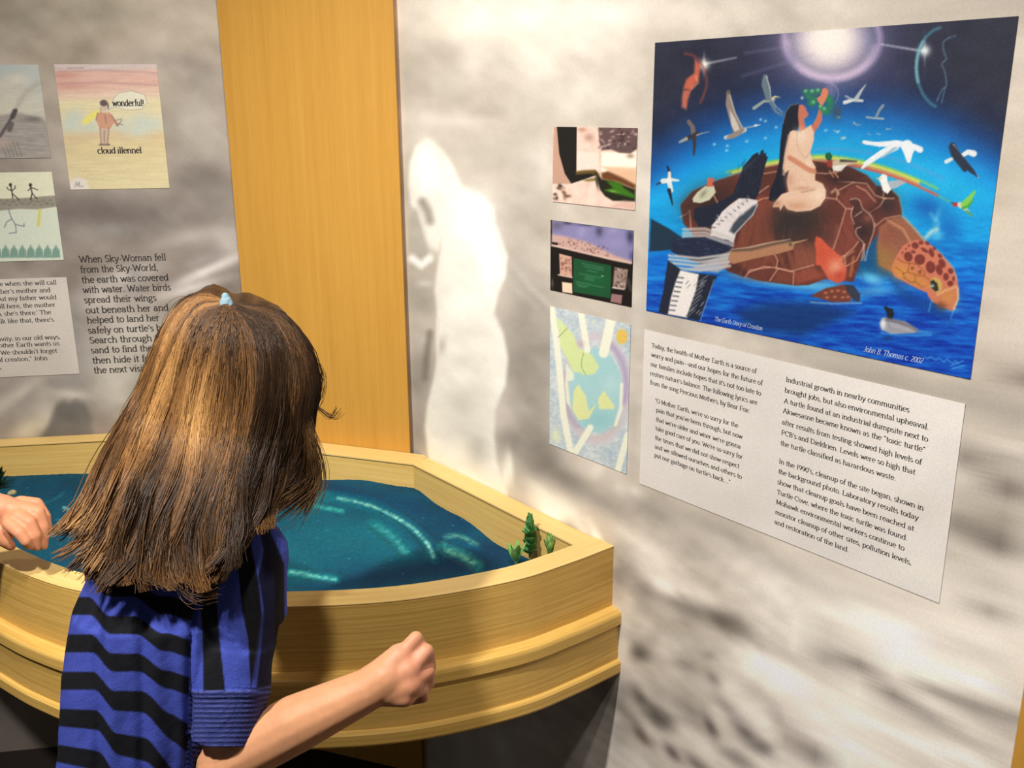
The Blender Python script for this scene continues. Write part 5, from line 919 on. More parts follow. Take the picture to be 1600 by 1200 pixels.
child('lettering', lettering(PLL, [("She tells of a time when she will call", None, (89, 444), xh, h_), ("on her father's mother and", None, (79.5, 456), xh, h_), ("she said, but my father would", None, (89, 467), xh, h_), ("say, she is still here, the mother", None, (87.5, 478.8), xh, h_), ("is there. So, she's there.' The", None, (80.5, 490.5), xh, h_), ("elders talk like that, there's", None, (85, 502), xh, h_),
    ("a kind of gravity, in our old ways,", None, (95, 529), xh, h_), ("and Mother Earth wants us", None, (93.5, 539), xh, h_), ("back here. We shouldn't forget", None, (90, 550.5), xh, h_), ("the story of creation,\" John", None, (75, 562), xh, h_), ("says.", None, (4, 577), xh, h_)], .0016, .22, .11), M['ink'], lp)
LLn = [("When Sky-Woman fell", (124, 410), (260, 406)), ("from the Sky-World,", (126, 425.7), (247.5, 422)), ("the earth was covered", (128, 442), (264, 437.5)), ("with water. Water birds", (130, 457.5), (267.5, 453)), ("spread their wings", (132, 473.5), (245, 469)), ("out beneath her and", (134.5, 489.5), (264, 484.5)), ("helped to land her", (136.5, 505), (250, 500.5)), ("safely on turtle's back.", (138, 521), (277, 515)), ("Search through the", (140.5, 536.5), (262, 531)), ("sand to find the clue,", (142.5, 552), (270, 546)), ("then hide it for", (145, 568), (240, 563)), ("the next visitor.", (147, 583.5), (245, 578))]
link('wall_lettering', None) if False else None
lm_ = lettering(PLL, [(t, a, b, .0096, 1) for t, a, b in LLn], .0012, .2, .10)
lo = link('wall_lettering', lm_, M['ink'], None, label='dark serif paragraph printed on the grey left wall above the sand table', category='lettering')

#@@P4

# ------------------------------------------------------------------ people
def _cap(p0, r0, p1, r1, n=16, ax=None, flat=1.0):
    """tapered capsule; ax = sideways axis along which the section is narrowed by flat"""
    p0, p1 = np.asarray(p0, float), np.asarray(p1, float); d = p1 - p0; L = np.linalg.norm(d) + 1e-9; d = d / L
    a = np.asarray(ax, float) if ax is not None else (np.array([0, 0, 1.]) if abs(d[2]) < .9 else np.array([1., 0, 0]))
    u = a - d * (a @ d); u /= np.linalg.norm(u); v = np.cross(d, u); V = []; rows = []
    for t in np.linspace(90, 12, 5): rows.append((-r0 * math.sin(R(t)), r0 * math.cos(R(t))))
    rows.append((0, r0)); rows.append((L, r1))
    for t in np.linspace(12, 90, 5): rows.append((L + r1 * math.sin(R(t)), r1 * math.cos(R(t))))
    for h, r in rows:
        r = max(r, 1e-5)
        for k in range(n):
            b = math.tau * k / n; V.append(p0 + d * h + u * r * flat * math.cos(b) + v * r * math.sin(b))
    Fc = [(i * n + k, i * n + (k + 1) % n, (i + 1) * n + (k + 1) % n, (i + 1) * n + k) for i in range(len(rows) - 1) for k in range(n)]
    return np.array(V), Fc
def _loft(rings, n=28, close=True):
    """rings: (centre, side axis, side radius, front axis, front radius)"""
    V = []; 
    for c, u, ru, v, rv in rings:
        for k in range(n):
            b = math.tau * k / n; cx, sx = math.cos(b), math.sin(b)
            V.append(np.asarray(c) + np.asarray(u) * ru * np.sign(cx) * abs(cx) ** .85 + np.asarray(v) * rv * np.sign(sx) * abs(sx) ** .85)
    m = len(rings); Fc = [(i * n + k, i * n + (k + 1) % n, (i + 1) * n + (k + 1) % n, (i + 1) * n + k) for i in range(m - 1) for k in range(n)]
    if close:
        for i, o in ((0, 1), (m - 1, 0)):
            V.append(np.mean(V[i * n:(i + 1) * n], 0)); c = len(V) - 1
            for k in range(n): q = (i * n + k, i * n + (k + 1) % n); Fc.append((q[1], q[0], c, c) if o else (q[0], q[1], c, c))
    return np.array(V), Fc
def union(prims, voxel, smooth=6, fac=.5):
    bm = bmesh.new()
    for V, Fc in prims:
        vs = [bm.verts.new(v) for v in V]
        for f in Fc:
            f = list(dict.fromkeys(f))
            try: bm.faces.new([vs[i] for i in f])
            except ValueError: pass
    bmesh.ops.recalc_face_normals(bm, faces=bm.faces)
    me = bpy.data.meshes.new('tmp'); bm.to_mesh(me); bm.free()
    o = bpy.data.objects.new('tmp', me); COL.objects.link(o)
    m = o.modifiers.new('r', 'REMESH'); m.mode = 'VOXEL'; m.voxel_size = voxel; m.use_smooth_shade = True
    m2 = o.modifiers.new('s', 'SMOOTH'); m2.iterations = smooth; m2.factor = fac
    dg = bpy.context.evaluated_depsgraph_get(); out = bpy.data.meshes.new_from_object(o.evaluated_get(dg))
    bpy.data.objects.remove(o); bpy.data.meshes.remove(me); out.materials.clear()
    return out
def verts(me):
    a = np.empty(len(me.vertices) * 3, np.float32); me.vertices.foreach_get('co', a); return a.reshape(-1, 3).astype(float)
def norms(me):
    a = np.empty(len(me.vertices) * 3, np.float32); me.vertices.foreach_get('normal', a); return a.reshape(-1, 3).astype(float)
def setv(me, V): me.vertices.foreach_set('co', V.astype(np.float32).ravel()); me.update()
UP = np.array([0, 0, 1.])
def chain(pts, rad, n=14): return [_cap(pts[i], rad[i], pts[i + 1], rad[i + 1], n) for i in range(len(pts) - 1)]
def head_prims(c, fwd, up, s=1.0):
    """skull, jaw, nose, ears, neck-ready; c = centre of the skull"""
    fwd = fwd / np.linalg.norm(fwd); side = np.cross(fwd, up); side /= np.linalg.norm(side); up = np.cross(side, fwd)
    def el(o, rx, ry, rz):
        n = 20; V = []; rings = []
        for t in np.linspace(-88, 88, 13):
            rings.append((c + o[0] * side + o[1] * fwd + (o[2] + rz * math.sin(R(t))) * up, side, rx * math.cos(R(t)), fwd, ry * math.cos(R(t))))
        return _loft(rings, n)
    s_ = s
    return [el((0, -.008 * s_, .012 * s_), .070 * s_, .086 * s_, .078 * s_), el((0, .022 * s_, -.040 * s_), .052 * s_, .056 * s_, .062 * s_), el((0, .078 * s_, -.030 * s_), .010 * s_, .014 * s_, .016 * s_),
            el((0, .066 * s_, -.058 * s_), .020 * s_, .014 * s_, .008 * s_), el((.071 * s_, -.004 * s_, -.018 * s_), .007 * s_, .014 * s_, .022 * s_), el((-.071 * s_, -.004 * s_, -.018 * s_), .007 * s_, .014 * s_, .022 * s_)], side, up
def eyes(c, fwd, side, up, parent, s=1.0):
    for sg in (-1, 1):
        bm = bmesh.new(); bmesh.ops.create_uvsphere(bm, u_segments=12, v_segments=8, radius=.0105 * s); me = bpy.data.meshes.new('eye'); bm.to_mesh(me); bm.free()
        me.transform(Matrix.Translation(Vector(c + side * sg * .027 * s + fwd * .066 * s - up * .018 * s))); child('eye', me, M['eye'], parent)
M['eye'] = mat_flat('eye', (190, 184, 176), .2, .5)
def skin_colour(me, base=(214, 150, 118), flush=None):
    V = verts(me); n = fbm(V[:, 0] * 40 + 9, V[:, 1] * 40 + V[:, 2] * 33, 3, 3)[:, None]
    c = np.array(base) * (1 + (n - .5) * .10) + 0 * V
    for p, r, col in (flush or []): w = np.exp(-(np.linalg.norm(V - p, axis=1) / r) ** 2)[:, None]; c = c * (1 - w * .5) + np.array(col) * w * .5
    set_col(me, c)

# ---- the girl at the table -------------------------------------------------
SC = .94                                   # sight depths in metres along the lens axis
HC = PD(374, 590, 1.185); nk = PD(322, 772, 1.15)
shR = PD(388, 868, 1.125); shL = PD(196, 880, 1.11)
chest = PD(285, 935, 1.135); waist = PD(225, 1130, 1.155); hip = waist + np.array([-.015, -.02, -.17])
side = shR - shL; side[2] = 0; side /= np.linalg.norm(side); frt = np.array([-side[1], side[0], 0])
elR = PD(352, 1190, 1.12); wrR = PD(574, 1078, 1.10)
girl = thing('person', (float(hip[0]), float(hip[1]), 0.0), label='girl with long brown hair in a striped blue jersey, leaning over the sand', category='person')
hf = np.array([.10, .62, -.72]); hu = np.array([.05, .72, .62])
hp, hside, hup = head_prims(HC, hf, hu, 1.0); hfn = hf / np.linalg.norm(hf)
prims = hp + [_cap(HC - hup * .03 - hfn * .02, .040, nk + UP * -.02, .040)]
prims += [_loft([(hip - UP * .03, side, .088, frt, .064), (hip, side, .090, frt, .066), (waist, side, .084, frt, .064), (chest, side, .098, frt, .072), (chest * .45 + nk * .55, side, .075, frt, .055), (nk, side, .04, frt, .04)])]
prims += [_cap(shR, .036, elR, .029), _cap(shL, .036, chest + side * -.05, .05), _cap(shR, .036, chest + side * .05, .05)]
# right forearm, wrist, hand
prims += chain([elR, elR * .5 + wrR * .5 + UP * .003, wrR], [.0335, .0335, .0245])
def H(x, y, d): return PD(x, y, d)
wr = wrR; HD = 1.10
prims += chain([wr, H(604, 1058, HD)], [.0245, .0245])
prims += [_cap(H(598, 1058, HD), .0225, H(624, 1026, HD + .004), .0155), _cap(H(604, 1066, HD), .0220, H(636, 1048, HD), .0170), _cap(H(606, 1076, HD), .0195, H(640, 1068, HD - .002), .0165), _cap(H(604, 1082, HD), .016, H(632, 1086, HD - .002), .0140)]
fing = [([(628, 1022, .004), (650, 997, .008), (660, 1017, .030), (642, 1038, .034)], [.0095, .0088, .0078, .0070]),
        ([(646, 1042, .0), (667, 1017, .008), (672, 1042, .030), (650, 1058, .034)], [.0098, .0088, .0080, .0072]),
        ([(650, 1062, -.002), (669, 1050, .010), (670, 1068, .030), (650, 1076, .034)], [.0092, .0084, .0076, .0068]),
        ([(642, 1084, -.002), (660, 1078, .008), (662, 1090, .024), (645, 1094, .030)], [.0080, .0072, .0066, .0060]),
        ([(600, 1046, .018), (618, 1024, .030), (634, 1016, .038), (648, 1024, .044)], [.012, .0098, .0086, .0074])]
for pts, rad in fing: prims += chain([H(x, y, HD + d) for x, y, d in pts], rad, 12)
# left arm reaching forward to the rim, behind the body
elL = PD(205, 1010, 1.26); wrL = onz(250, 905, .825); hL = onz(262, 893, .822)
prims += [_cap(shL, .034, elL, .028)] + chain([elL, wrL], [.028, .020]) + [_cap(wrL, .019, hL, .022, flat=1)]
for k in range(4): prims += chain([hL + side * (.014 * (k - 1.5)), hL + side * (.016 * (k - 1.5)) + frt * .030 + UP * .004, hL + side * (.016 * (k - 1.5)) + frt * (.050 if k in (1, 2) else .044) - UP * .006], [.009, .0078, .0066], 10)
prims += chain([wrL + side * .012, hL + side * .030, hL + side * .036 + frt * .022], [.010, .0088, .0074], 10)
# legs
ft = []
for sg in (-1, 1):
    hj = hip + side * sg * .055 - UP * .03; kn = np.array([hj[0] + sg * .01, hj[1] + .02, .34]); an = np.array([kn[0], kn[1] - .03, .07]); ft.append((an, sg)); prims += chain([hj, kn, an], [.058, .042, .028], 16) + [_cap(an, .028, an + frt * .09 - UP * .035, .022)]
body = union(prims, .0028, 5)
skin_colour(body, (212, 152, 110), [(H(660, 1060, HD), .03, (196, 120, 100)), (H(640, 1020, HD), .02, (226, 156, 130))])
child('body', body, M['skin'], girl)
eyes(HC, hfn, hside, hup, girl)
# trousers and shoes
tp = [_loft([(hip + UP * .115 + side * .004, side, .094, frt, .080), (hip + UP * .04, side, .108, frt, .086), (hip - UP * .04, side, .116, frt, .09), (hip - UP * .09, side, .11, frt, .086)])]
for sg in (-1, 1):
    hj = hip + side * sg * .057 - UP * .05; kn = np.array([hj[0] + sg * .01, hj[1] + .02, .34]); an = np.array([kn[0], kn[1] - .03, .10]); tp += chain([hj, kn, an], [.078, .056, .046], 18)
child('trousers', union(tp, .006, 6), M['denim'], girl)
for an, sg in ft:
    f = an * [1, 1, 0] + frt * .03
    child('shoe', union([_cap(f - frt * .06 + UP * .036, .034, f + frt * .085 + UP * .034, .033, ax=UP, flat=.95), _cap(f - frt * .05 + UP * .05, .034, f - frt * .04 + UP * .085, .036)], .005, 4), M['shoe'], girl)
# jersey
sp = [_loft([(hip + UP * .055 + side * .012, side, .098, frt, .088), (hip + UP * .10 + side * .010, side, .098, frt, .086), (waist + UP * -.02, side, .098, frt, .082), (waist * .5 + chest * .5, side, .112, frt, .084), (chest, side, .122, frt, .086), (chest * .6 + nk * .4, side, .112, frt, .072), (chest * .38 + nk * .62, side, .072, frt, .054), (nk - UP * .012, side, .050, frt, .046)])]
cuff = PD(353, 1120, 1.112); cuff2 = PD(350, 1147, 1.112)
sp += [_cap(shR - UP * .006, .047, PD(372, 960, 1.115), .048), _cap(PD(372, 960, 1.115), .048, PD(364, 1040, 1.112), .047)]
ad = cuff2 - PD(364, 1040, 1.112); ad /= np.linalg.norm(ad); uu = side - ad * (side @ ad); uu /= np.linalg.norm(uu); vv = np.cross(ad, uu)
sp += [_loft([(PD(368, 1000, 1.113), uu, .048, vv, .048), (PD(360, 1060, 1.112), uu, .047, vv, .046), (cuff, uu, .0415, vv, .042), (cuff2, uu, .0405, vv, .041)], 28)]
sp += [_cap(shR, .047, chest + side * .06, .065), _cap(shL, .044, chest - side * .05, .065), _cap(shL, .045, shL * .35 + elL * .65, .042), _cap(shR * .5 + shL * .5 + UP * .0, .05, nk - UP * .02, .045)]
sh = union(sp, .0017, 12)
V = verts(sh); N = norms(sh); X, Y = proj(V)
f = -.0045 * np.exp(-((X - 152) / 9) ** 2) + .004 * np.exp(-((X - 175) / 14) ** 2) - .0045 * np.exp(-((X - 222) / 9) ** 2) + .004 * np.exp(-((X - 245) / 14) ** 2) + .0025 * np.exp(-((X - 283) / 9) ** 2)
f *= np.clip((Y - 880) / 80, 0, 1); bk_ = X < 300 - (Y - 950) * .0
seam = np.interp(Y, [780, 900, 970, 1060, 1160, 1200], [345, 312, 300, 296, 294, 292])
f = np.where(X < seam, f, 0) - .005 * np.exp(-((X - seam) / 4.5) ** 2) * (Y > 860)
f += np.where(X >= seam, .0022 * np.sin((X * .8 - Y * .35) / 11) * np.exp(-((Y - 1010) / 90) ** 2), 0)
cf = (X >= seam) & (Y > 1078 + (X - 300) * -.06); f += np.where(cf, .0018 * np.exp(-((Y - 1084) / 5) ** 2) + .0006 * np.sin(Y * math.tau / 7.6), 0)
f += .0022 * (fbm(X / 34 + Y / 60, Y / 40, 6, 3) - .5)
V = V + N * f[:, None]; setv(sh, V)
X, Y = proj(V)
blue, blk = np.array((62, 74, 158.)), np.array((20, 20, 24.))
def sm(a, w=2.2): t_ = np.clip(a / w + .5, 0, 1); return t_ * t_ * (3 - 2 * t_)
stp = 30 * sm(X - 152 - (Y - 900) * .06, 32) + 27 * sm(X - 226 - (Y - 900) * .08, 44) + 10 * sm(X - 280, 40) + np.clip((Y - 1090) / 110, 0, 1) * (X - 110) * .22
ph = ((Y - stp - 990) / 58.5); fr = ph - np.floor(ph)
bl = sm((fr - .02) * 58.5) * sm((.50 - fr) * 58.5)           # black share of each repeat
col = blue * (1 - bl[:, None]) + blk * bl[:, None]
P = Paint(X, Y, (0, 0, 0)); P.c = col
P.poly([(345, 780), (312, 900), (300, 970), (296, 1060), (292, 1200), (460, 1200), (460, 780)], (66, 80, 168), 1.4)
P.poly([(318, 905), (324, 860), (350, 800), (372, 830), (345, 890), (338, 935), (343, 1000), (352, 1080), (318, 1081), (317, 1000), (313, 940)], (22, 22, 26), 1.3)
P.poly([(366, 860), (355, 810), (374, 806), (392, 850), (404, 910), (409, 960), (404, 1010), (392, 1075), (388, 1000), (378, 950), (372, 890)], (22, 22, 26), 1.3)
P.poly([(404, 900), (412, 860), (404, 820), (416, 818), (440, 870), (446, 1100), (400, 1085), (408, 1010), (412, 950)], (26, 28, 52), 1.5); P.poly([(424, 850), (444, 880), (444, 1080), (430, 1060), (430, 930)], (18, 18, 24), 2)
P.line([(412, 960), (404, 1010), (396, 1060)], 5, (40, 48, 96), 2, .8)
cy = 1079 - 3 * np.cos((X - 340) / 60 * math.pi) * 0 + np.where(X > 380, -(X - 380) * .18, 0)
cm = (X > seam) & (Y > cy); P.mix(np.where(cm)[0], (44, 50, 104), np.ones(cm.sum()))
ws = .5 + .5 * np.sin((Y - cy) * math.tau / 7.7); wi = np.where(cm)[0]; P.mix(wi, (96, 104, 164), (np.clip(ws[wi] * 2 - 1.1, 0, 1)) * .8)
P.blob(225, 900, 80, 30, (52, 66, 158), 0)
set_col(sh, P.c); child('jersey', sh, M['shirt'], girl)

# hair: a brown mass over the skull and back with strands laid over it
HS = np.array([  # guide locks: photo sight lines, depth measured from the skull centre (+ away, - nearer)
 [(352, 470), (316, 458), (276, 482), (248, 530), (222, 590), (196, 650), (172, 706), (150, 760), (128, 810), (104, 838)],
 [(352, 471), (308, 468), (272, 510), (250, 570), (228, 632), (206, 694), (182, 752), (158, 808), (138, 852), (116, 880)],
 [(353, 473), (312, 486), (284, 534), (266, 592), (248, 652), (228, 716), (206, 776), (184, 836), (166, 886), (150, 922)],
 [(354, 475), (322, 500), (304, 548), (288, 606), (272, 668), (254, 730), (232, 792), (212, 850), (200, 900), (196, 938)],
 [(355, 477), (334, 512), (322, 560), (312, 618), (298, 680), (282, 742), (262, 802), (246, 858), (240, 905), (258, 926)],
 [(357, 479), (350, 520), (344, 570), (338, 630), (330, 692), (316, 754), (300, 812), (288, 866), (290, 908), (310, 930)],
 [(360, 479), (372, 520), (374, 572), (370, 634), (362, 698), (350, 758), (340, 812), (334, 860), (328, 900), (312, 928)],
 [(363, 477), (396, 510), (408, 562), (406, 626), (396, 690), (386, 746), (376, 796), (366, 840), (356, 880), (344, 910)],
 [(366, 475), (418, 500), (444, 552), (448, 616), (436, 680), (420, 734), (404, 780), (392, 816), (382, 846), (372, 870)],
 [(368, 473), (432, 490), (470, 540), (484, 600), (478, 656), (462, 704), (448, 744), (434, 776), (420, 800), (408, 822)],
 [(369, 472), (438, 486), (482, 540), (496, 600), (486, 656), (478, 700), (484, 738), (480, 768), (450, 790), (402, 806)]], float)
RH = .099
def hair_depth(x, y, t):
    """distance of the hair surface from the lens, over the skull and then down the back"""
    r2 = ((x - 372) / 128) ** 2 + ((y - 588) / 140) ** 2
    dome = 1.185 - .100 * math.sqrt(max(0, 1 - r2)) if r2 < 1 else 1.185
    back = np.interp(y, [560, 700, 800, 880, 940], [1.13, 1.085, 1.055, 1.035, 1.025]) + .05 * max(0, (x - 340) / 100) ** 2 * (1 if y > 700 else .5)
    w = np.clip((y - 600) / 140, 0, 1); return dome * (1 - w) + min(back, 1.2) * w
def guide3(g, lift=0):
    return np.array([PD(x, y, hair_depth(x, y, i) + lift) for i, (x, y) in enumerate(g)])
G3 = [guide3(g) for g in HS]
Gs = [catmull(g, 4) for g in G3]
hp_ = []
for k, g in enumerate(G3):
    rr = [.012, .022, .030, .032, .032, .031, .029, .026, .018, .008]
    if k >= 9: rr = [.012, .020, .026, .026, .022, .014, .010, .008, .006, .004]
    if k <= 0: rr = [.012, .018, .022, .022, .021, .020, .018, .014, .009, .004]
    ins_ = [min(abs(342 - x), r_ * 1290 * .92) * (1 if x < 342 else -1) for (x, y), r_ in zip(HS[k], rr)]
    g = np.array([PD(x + i_, y + (8 if j < 3 else 0), hair_depth(x + i_, y, 0)) for j, ((x, y), i_) in enumerate(zip(HS[k], ins_))])
    gg = np.array([p + (p - CAM) / np.linalg.norm(p - CAM) * (r + .004) for p, r in zip(g, rr)])
    ne = 9 if k < 8 else 8; hp_ += chain(gg[:ne], rr[:ne - 1] + [rr[ne - 1] * .6], 12)
n_ = 20; rings = [(HC + hup * (.010 + .088 * math.sin(R(t))) - hfn * .012, hside, .083 * math.cos(R(t)), hfn, .092 * math.cos(R(t))) for t in np.linspace(-50, 88, 12)]
hp_.append(_loft(rings, n_))
mass = union(hp_, .0040, 6)
V = verts(mass); N = norms(mass); X, Y = proj(V)
u = (X + (Y - 480) * .42) / 15.0; V += N * (.0035 * (fbm(u, Y / 160, 3, 3) - .5) * 2)[:, None]; setv(mass, V)
cm = np.array((58, 40, 24.)) + (fbm(u * 1.6, Y / 120, 7, 3) - .5)[:, None] * np.array((50, 36, 20)); set_col(mass, cm)
_bv_v = [Vector(v) for v in verts(mass)]; _bv_f = [tuple(q.vertices) for q in mass.polygons]
hair = child('hair', mass, M['hair'], girl)
from mathutils.bvhtree import BVHTree
BV = BVHTree.FromPolygons(_bv_v, _bv_f); _cam = Vector(CAM)
GA = np.array(Gs)
def strands(name, n, parent, width=.00055, seed=3, wild=.0, lift=.002):
    rg = np.random.default_rng(seed); Vs = []; Fs = []; Cs = []; m = 22; b0 = 0
    for i in range(n):
        q = rg.random() * (len(Gs) - 1); k = int(q); t = q - k; kk = min(k + 1, len(Gs) - 1)
        clump = math.floor(q * 6 + rg.normal() * .35) * 1.0; crg = np.random.default_rng(int(clump) + 50); cl = crg.random(8)
        cnum = np.floor(q * 6); qc = np.clip((cnum + .5 + (cl[7] - .5) * 1.2) / 6, 0, len(Gs) - 1.001); end = .80 + .20 * (.25 + .75 * cl[0]) * min(1, .55 + rg.random() * .6); end = end if rg.random() > .25 else .55 + .35 * rg.random(); st = rg.random() ** 3 * .25 * (rg.random() < .4)
        tt0 = np.linspace(st, end, m); qq = np.clip(q + (qc - q) * .85 * np.clip((tt0 - .25) / .75, 0, 1) ** 2, 0, len(Gs) - 1.001); kq = qq.astype(int); fq = (qq - kq)[:, None]
        ts = tt0 * (len(Gs[0]) - 1); i0 = np.minimum(ts.astype(int), len(Gs[0]) - 2); fr = (ts - i0)[:, None]
        pa = GA[kq, i0] * (1 - fr) + GA[kq, i0 + 1] * fr; pb = GA[kq + 1, i0] * (1 - fr) + GA[kq + 1, i0 + 1] * fr; p = pa * (1 - fq) + pb * fq
        tt = np.linspace(st, end, m); view = (p - CAM) / np.linalg.norm(p - CAM, axis=1)[:, None]; sidev = np.cross(view, UP); sidev /= np.linalg.norm(sidev, axis=1)[:, None]
        ph1, ph2 = cl[1] * 6, cl[2] * 6; amp = (.003 + .010 * cl[3]) * tt ** 1.2
        off = sidev * (amp * np.sin(tt * (7 + 5 * cl[4]) + ph1) + (rg.normal() * .004 + wild * rg.normal() * .02) * tt + .0015 * np.sin(tt * 23 + rg.random() * 6))[:, None]
        off += view * ((-lift - rg.random() * .006 - (.004 + .012 * cl[5]) * np.sin(np.clip(tt * (3 + 4 * cl[6]) + ph2, 0, 20)) ** 2 * tt))[:, None]
        curl = (tt - .80).clip(0) * (1 if cl[7] > .35 else .3); off += sidev * (curl * .16 * math.sin(ph1))[:, None] + UP * (curl ** 1.5 * .10 * cl[0])[:, None]
        p = p + off
        ry = p - CAM; dl = np.linalg.norm(ry, axis=1); tgt = dl.copy()
        for j in range(m):
            h = BV.ray_cast(_cam, Vector(ry[j] / dl[j]))
            if h[0] is not None: tgt[j] = min(dl[j] + .012, h[3] - lift - .010 * cl[5] * tt[j] - .003 * rg.random()) if h[3] < dl[j] + .02 else dl[j]
        tgt = np.convolve(np.pad(tgt, 1, 'edge'), [.25, .5, .25], 'valid'); p = CAM + ry * (np.minimum(tgt, dl + .02) / dl)[:, None]
        d = np.gradient(p, axis=0); d /= np.linalg.norm(d, axis=1)[:, None] + 1e-9
        s1 = np.cross(d, view); s1 /= np.linalg.norm(s1, axis=1)[:, None] + 1e-9; s2 = np.cross(d, s1); w = width * (.6 + .8 * rg.random()) * np.interp(tt, [0, .1, .8, 1], [.7, 1, 1, .35])
        for a_ in (0, 120, 240): Vs.append(p + s1 * (w * math.sin(R(a_)))[:, None] - s2 * (w * math.cos(R(a_)))[:, None])
        j = np.arange(m - 1)
        for a_ in range(3): c_ = (a_ + 1) % 3; Fs.append(np.stack([b0 + a_ * m + j, b0 + a_ * m + j + 1, b0 + c_ * m + j + 1, b0 + c_ * m + j], 1))
        b0 += 3 * m
        sx = q / 10; hl = np.exp(-((tt - .34 - .12 * sx) / .16) ** 2) * np.exp(-((sx - .36) / .22) ** 2) * .55 + np.exp(-((tt - .98) / .14) ** 2) * (.04 + .34 * cl[3] ** 2) + .30 * np.exp(-((sx - .06) / .12) ** 2)  # first term paints the lamp's highlight near the crown into the strand colour
        tone = np.clip(.16 + hl * (.6 + .7 * cl[3]) + .34 * (cl[6] - .45) + rg.normal() * .10 - .12 * (sx > .68) - .10 * np.exp(-((tt - .62) / .14) ** 2), 0, 1)  # strands on the right painted darker, as the side away from the light
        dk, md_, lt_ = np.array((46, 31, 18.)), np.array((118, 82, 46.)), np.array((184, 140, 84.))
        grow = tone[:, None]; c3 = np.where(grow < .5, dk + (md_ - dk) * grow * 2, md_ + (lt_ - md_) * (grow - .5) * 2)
        Cs += [c3] * 3
    V = np.concatenate(Vs); Fc = np.concatenate(Fs); me = mesh_np(name, V, Fc, True); set_col(me, np.concatenate(Cs)); return me
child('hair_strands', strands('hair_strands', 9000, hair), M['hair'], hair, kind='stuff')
# a few stray wisps beside the face
def wisps():
    rg = np.random.default_rng(5); Vs = []; Fs = []; b0 = 0; m = 14
    fam = [([(484, 628), (502, 640), (520, 651), (530, 640)], 14, .003), ([(492, 560), (506, 590), (500, 625), (480, 640)], 10, .004), ([(200, 640), (184, 680), (178, 720), (160, 780)], 8, .006), ([(236, 540), (214, 600), (192, 640), (190, 680)], 6, .005), ([(470, 650), (488, 700), (492, 750), (470, 790)], 170, .007), ([(476, 640), (484, 700), (478, 756), (436, 792)], 170, .007), ([(120, 820), (104, 832), (96, 836), (90, 832)], 20, .004), ([(300, 462), (280, 466), (262, 484), (254, 500)], 5, .004), ([(280, 900), (290, 925), (310, 935), (330, 930)], 20, .006)]
    for g, c, sp_ in fam:
        for i in range(c):
            q = catmull([PD(x, y, min(hair_depth(x, y, 0), 1.17) - .002) for x, y in g], 5); o = rg.normal(size=3) * sp_; t = np.linspace(0, 1, len(q))[:, None]; q = q + o * (.3 + t); k = len(q)
            d = np.gradient(q, axis=0); view = (q - CAM); s1 = np.cross(d, view); s1 /= np.linalg.norm(s1, axis=1)[:, None]; s2 = np.cross(d, s1); s2 /= np.linalg.norm(s2, axis=1)[:, None]; w = .00032
            for a_ in (0, 120, 240): Vs.append(q + s1 * w * math.sin(R(a_)) + s2 * w * math.cos(R(a_)))
            j = np.arange(k - 1)
            for a_ in range(3): c_ = (a_ + 1) % 3; Fs.append(np.stack([b0 + a_ * k + j, b0 + a_ * k + j + 1, b0 + c_ * k + j + 1, b0 + c_ * k + j], 1))
            b0 += 3 * k
    V = np.concatenate(Vs); me = mesh_np('stray_hair', V, np.concatenate(Fs), True); set_col(me, np.tile((104., 76, 46), (len(V), 1))); return me
child('stray_hair', wisps(), M['hair'], hair, kind='stuff')
# elastic hair tie: a small scrunched band standing up at the crown
tb = []
for i, (x0, y0, x1, y1, d, r) in enumerate([(342, 486, 352, 463, -.008, .0042), (352, 463, 366, 484, -.006, .0046), (350, 486, 356, 468, -.014, .0036), (343, 487, 352, 489, -.012, .0040), (358, 470, 364, 487, -.012, .0038), (346, 480, 349, 470, -.014, .003)]):
    tb.append(_cap(PD(x0, y0, 1.135 + d), r, PD(x1, y1, 1.135 + d), r * .85, 12))
tie = union(tb, .0012, 2)
child('hair_tie', tie, M['band'], girl, label='pale blue elastic hair tie')

# ---- the second child: only a hand reaches into the frame ---------------------
kid = thing('person', (-1.25, .92, 0.0), label='child past the left edge, one hand on the sand', category='person')
def K(x, y, d): return PD(x, y, d)
KD = 1.47
kw = K(-62, 800, KD - .02); kb = K(12, 800, KD)
kel = np.array([-1.06, 1.14, .99]); ksh = np.array([-1.13, .97, 1.11]); kshL = ksh + np.array([-.20, .03, 0])
kc = (ksh + kshL) / 2; khip = kc + np.array([-.02, -.06, -.42]); khd = kc + np.array([.03, .06, .175]); kside = (ksh - kshL) / np.linalg.norm(ksh - kshL); kfr = np.array([-kside[1], kside[0], 0])
kp, ks_, ku_ = head_prims(khd, np.array([.15, .8, -.5]), np.array([0, .5, .8]))
pr = kp + [_cap(khd - UP * .05, .036, kc + UP * .02, .04), _loft([(khip, kside, .085, kfr, .062), (kc * .5 + khip * .5, kside, .09, kfr, .065), (kc - UP * .05, kside, .10, kfr, .07), (kc + UP * .0, kside, .08, kfr, .055), (kc + UP * .03, kside, .04, kfr, .04)])]
pr += chain([ksh, kel, kw], [.038, .030, .0225]) + [_cap(kshL, .038, kshL + np.array([-.02, .03, -.22]), .030)] + chain([kshL + np.array([-.02, .03, -.22]), kshL + np.array([.06, .18, -.24]), kshL + np.array([.08, .22, -.235])], [.030, .021, .024])
pr += [_cap(kw, .0225, K(4, 796, KD), .0235), _cap(K(-14, 788, KD), .021, K(30, 800, KD), .0165), _cap(K(-14, 806, KD), .0225, K(38, 808, KD), .0150), _cap(K(-14, 818, KD), .020, K(22, 824, KD), .015)]
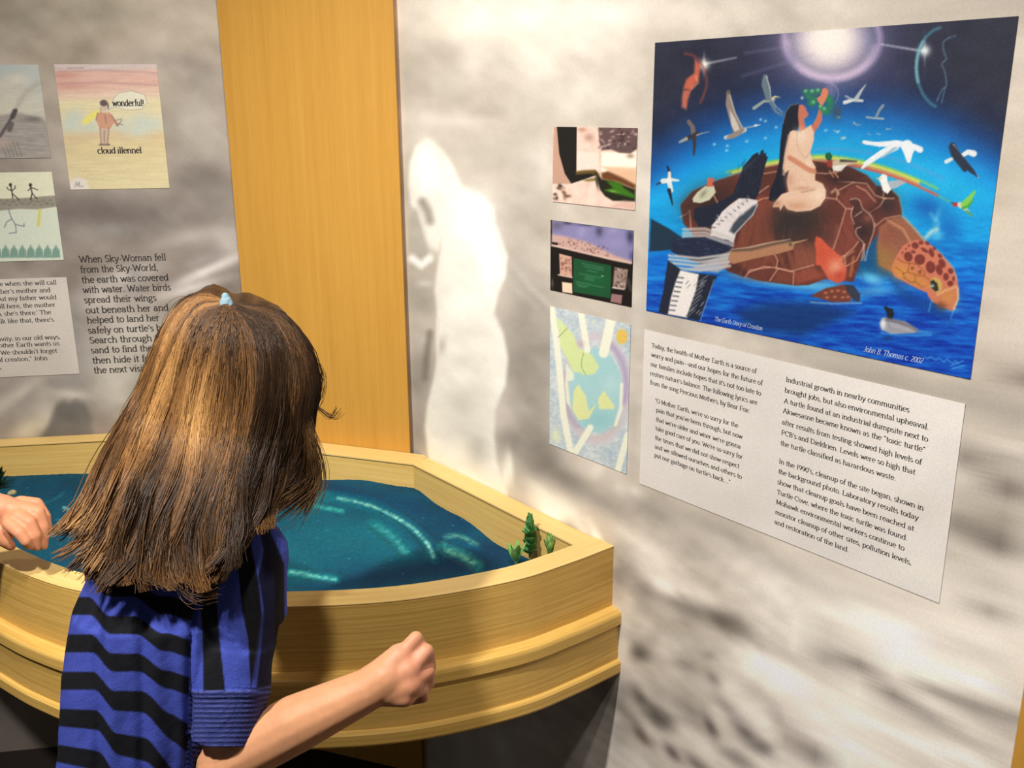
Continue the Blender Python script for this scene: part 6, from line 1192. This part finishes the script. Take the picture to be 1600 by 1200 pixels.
for pts, rad in [([(34, 794, .0), (60, 800, -.002), (69, 824, .0), (68, 853, .004)], [.0112, .0104, .0086, .0068]),
                 ([(28, 806, -.014), (46, 816, -.020), (56, 836, -.018), (57, 855, -.012)], [.0115, .0100, .0084, .0066]),
                 ([(14, 818, -.024), (30, 832, -.034), (40, 846, -.032), (45, 853, -.022)], [.0108, .0094, .0080, .0064]),
                 ([(32, 784, .016), (58, 786, .024), (72, 806, .028), (76, 828, .030)], [.0100, .0088, .0074, .0060]),
                 ([(-20, 824, -.01), (-6, 836, -.016), (8, 846, -.010), (17, 853, -.004)], [.0130, .0118, .0096, .0078])]: pr += chain([K(x, y, KD + d) for x, y, d in pts], rad, 12)
for sg in (-1, 1):
    hj = khip + kside * sg * .055; pr += chain([hj, np.array([hj[0], hj[1] + .03, .33]), np.array([hj[0], hj[1], .07])], [.056, .042, .028], 14)
kb_ = union(pr, .0025, 4); skin_colour(kb_, (208, 142, 104)); child('body', kb_, M['skin'], kid); eyes(khd, np.array([.157, .837, -.523]), ks_, ku_, kid)
ts = [_loft([(khip - UP * .02, kside, .12, kfr, .095), (kc * .5 + khip * .5, kside, .11, kfr, .085), (kc - UP * .05, kside, .118, kfr, .085), (kc + UP * .005, kside, .10, kfr, .07), (kc + UP * .03, kside, .05, kfr, .05)]), _cap(ksh, .047, ksh * .45 + kel * .55, .044), _cap(kshL, .047, kshL + np.array([-.01, .02, -.12]), .044)]
child('shirt', union(ts, .006, 5), mat_flat('grey shirt', (96, 104, 112), .9, .1, .3, 500), kid)
tt_ = [_loft([(khip + UP * .06, kside, .085, kfr, .066), (khip + UP * .00, kside, .104, kfr, .080), (khip - UP * .06, kside, .112, kfr, .088)])]
for sg in (-1, 1):
    hj = khip + kside * sg * .057 - UP * .03; an = np.array([hj[0], hj[1], .09]); tt_ += chain([hj, np.array([hj[0], hj[1] + .03, .33]), an], [.078, .055, .044], 16)
    f_ = an * [1, 1, 0] + kfr * .03; child('shoe', union([_cap(f_ - kfr * .06 + UP * .036, .034, f_ + kfr * .085 + UP * .034, .033), _cap(f_ - kfr * .05 + UP * .05, .033, f_ - kfr * .04 + UP * .08, .034)], .006, 4), M['shoe'], kid)
child('trousers', union(tt_, .007, 5), M['denim'], kid)
hm = union([_loft([(khd + ku_ * (.014 + .082 * math.sin(R(t))) - np.array([.157, .837, -.523]) * .016, ks_, .079 * math.cos(R(t)), np.array([.157, .837, -.523]), .090 * math.cos(R(t))) for t in np.linspace(-30, 88, 10)], 20)], .005, 4)
set_col(hm, np.tile((70., 48, 30), (len(hm.vertices), 1))); child('hair', hm, M['hair'], kid)
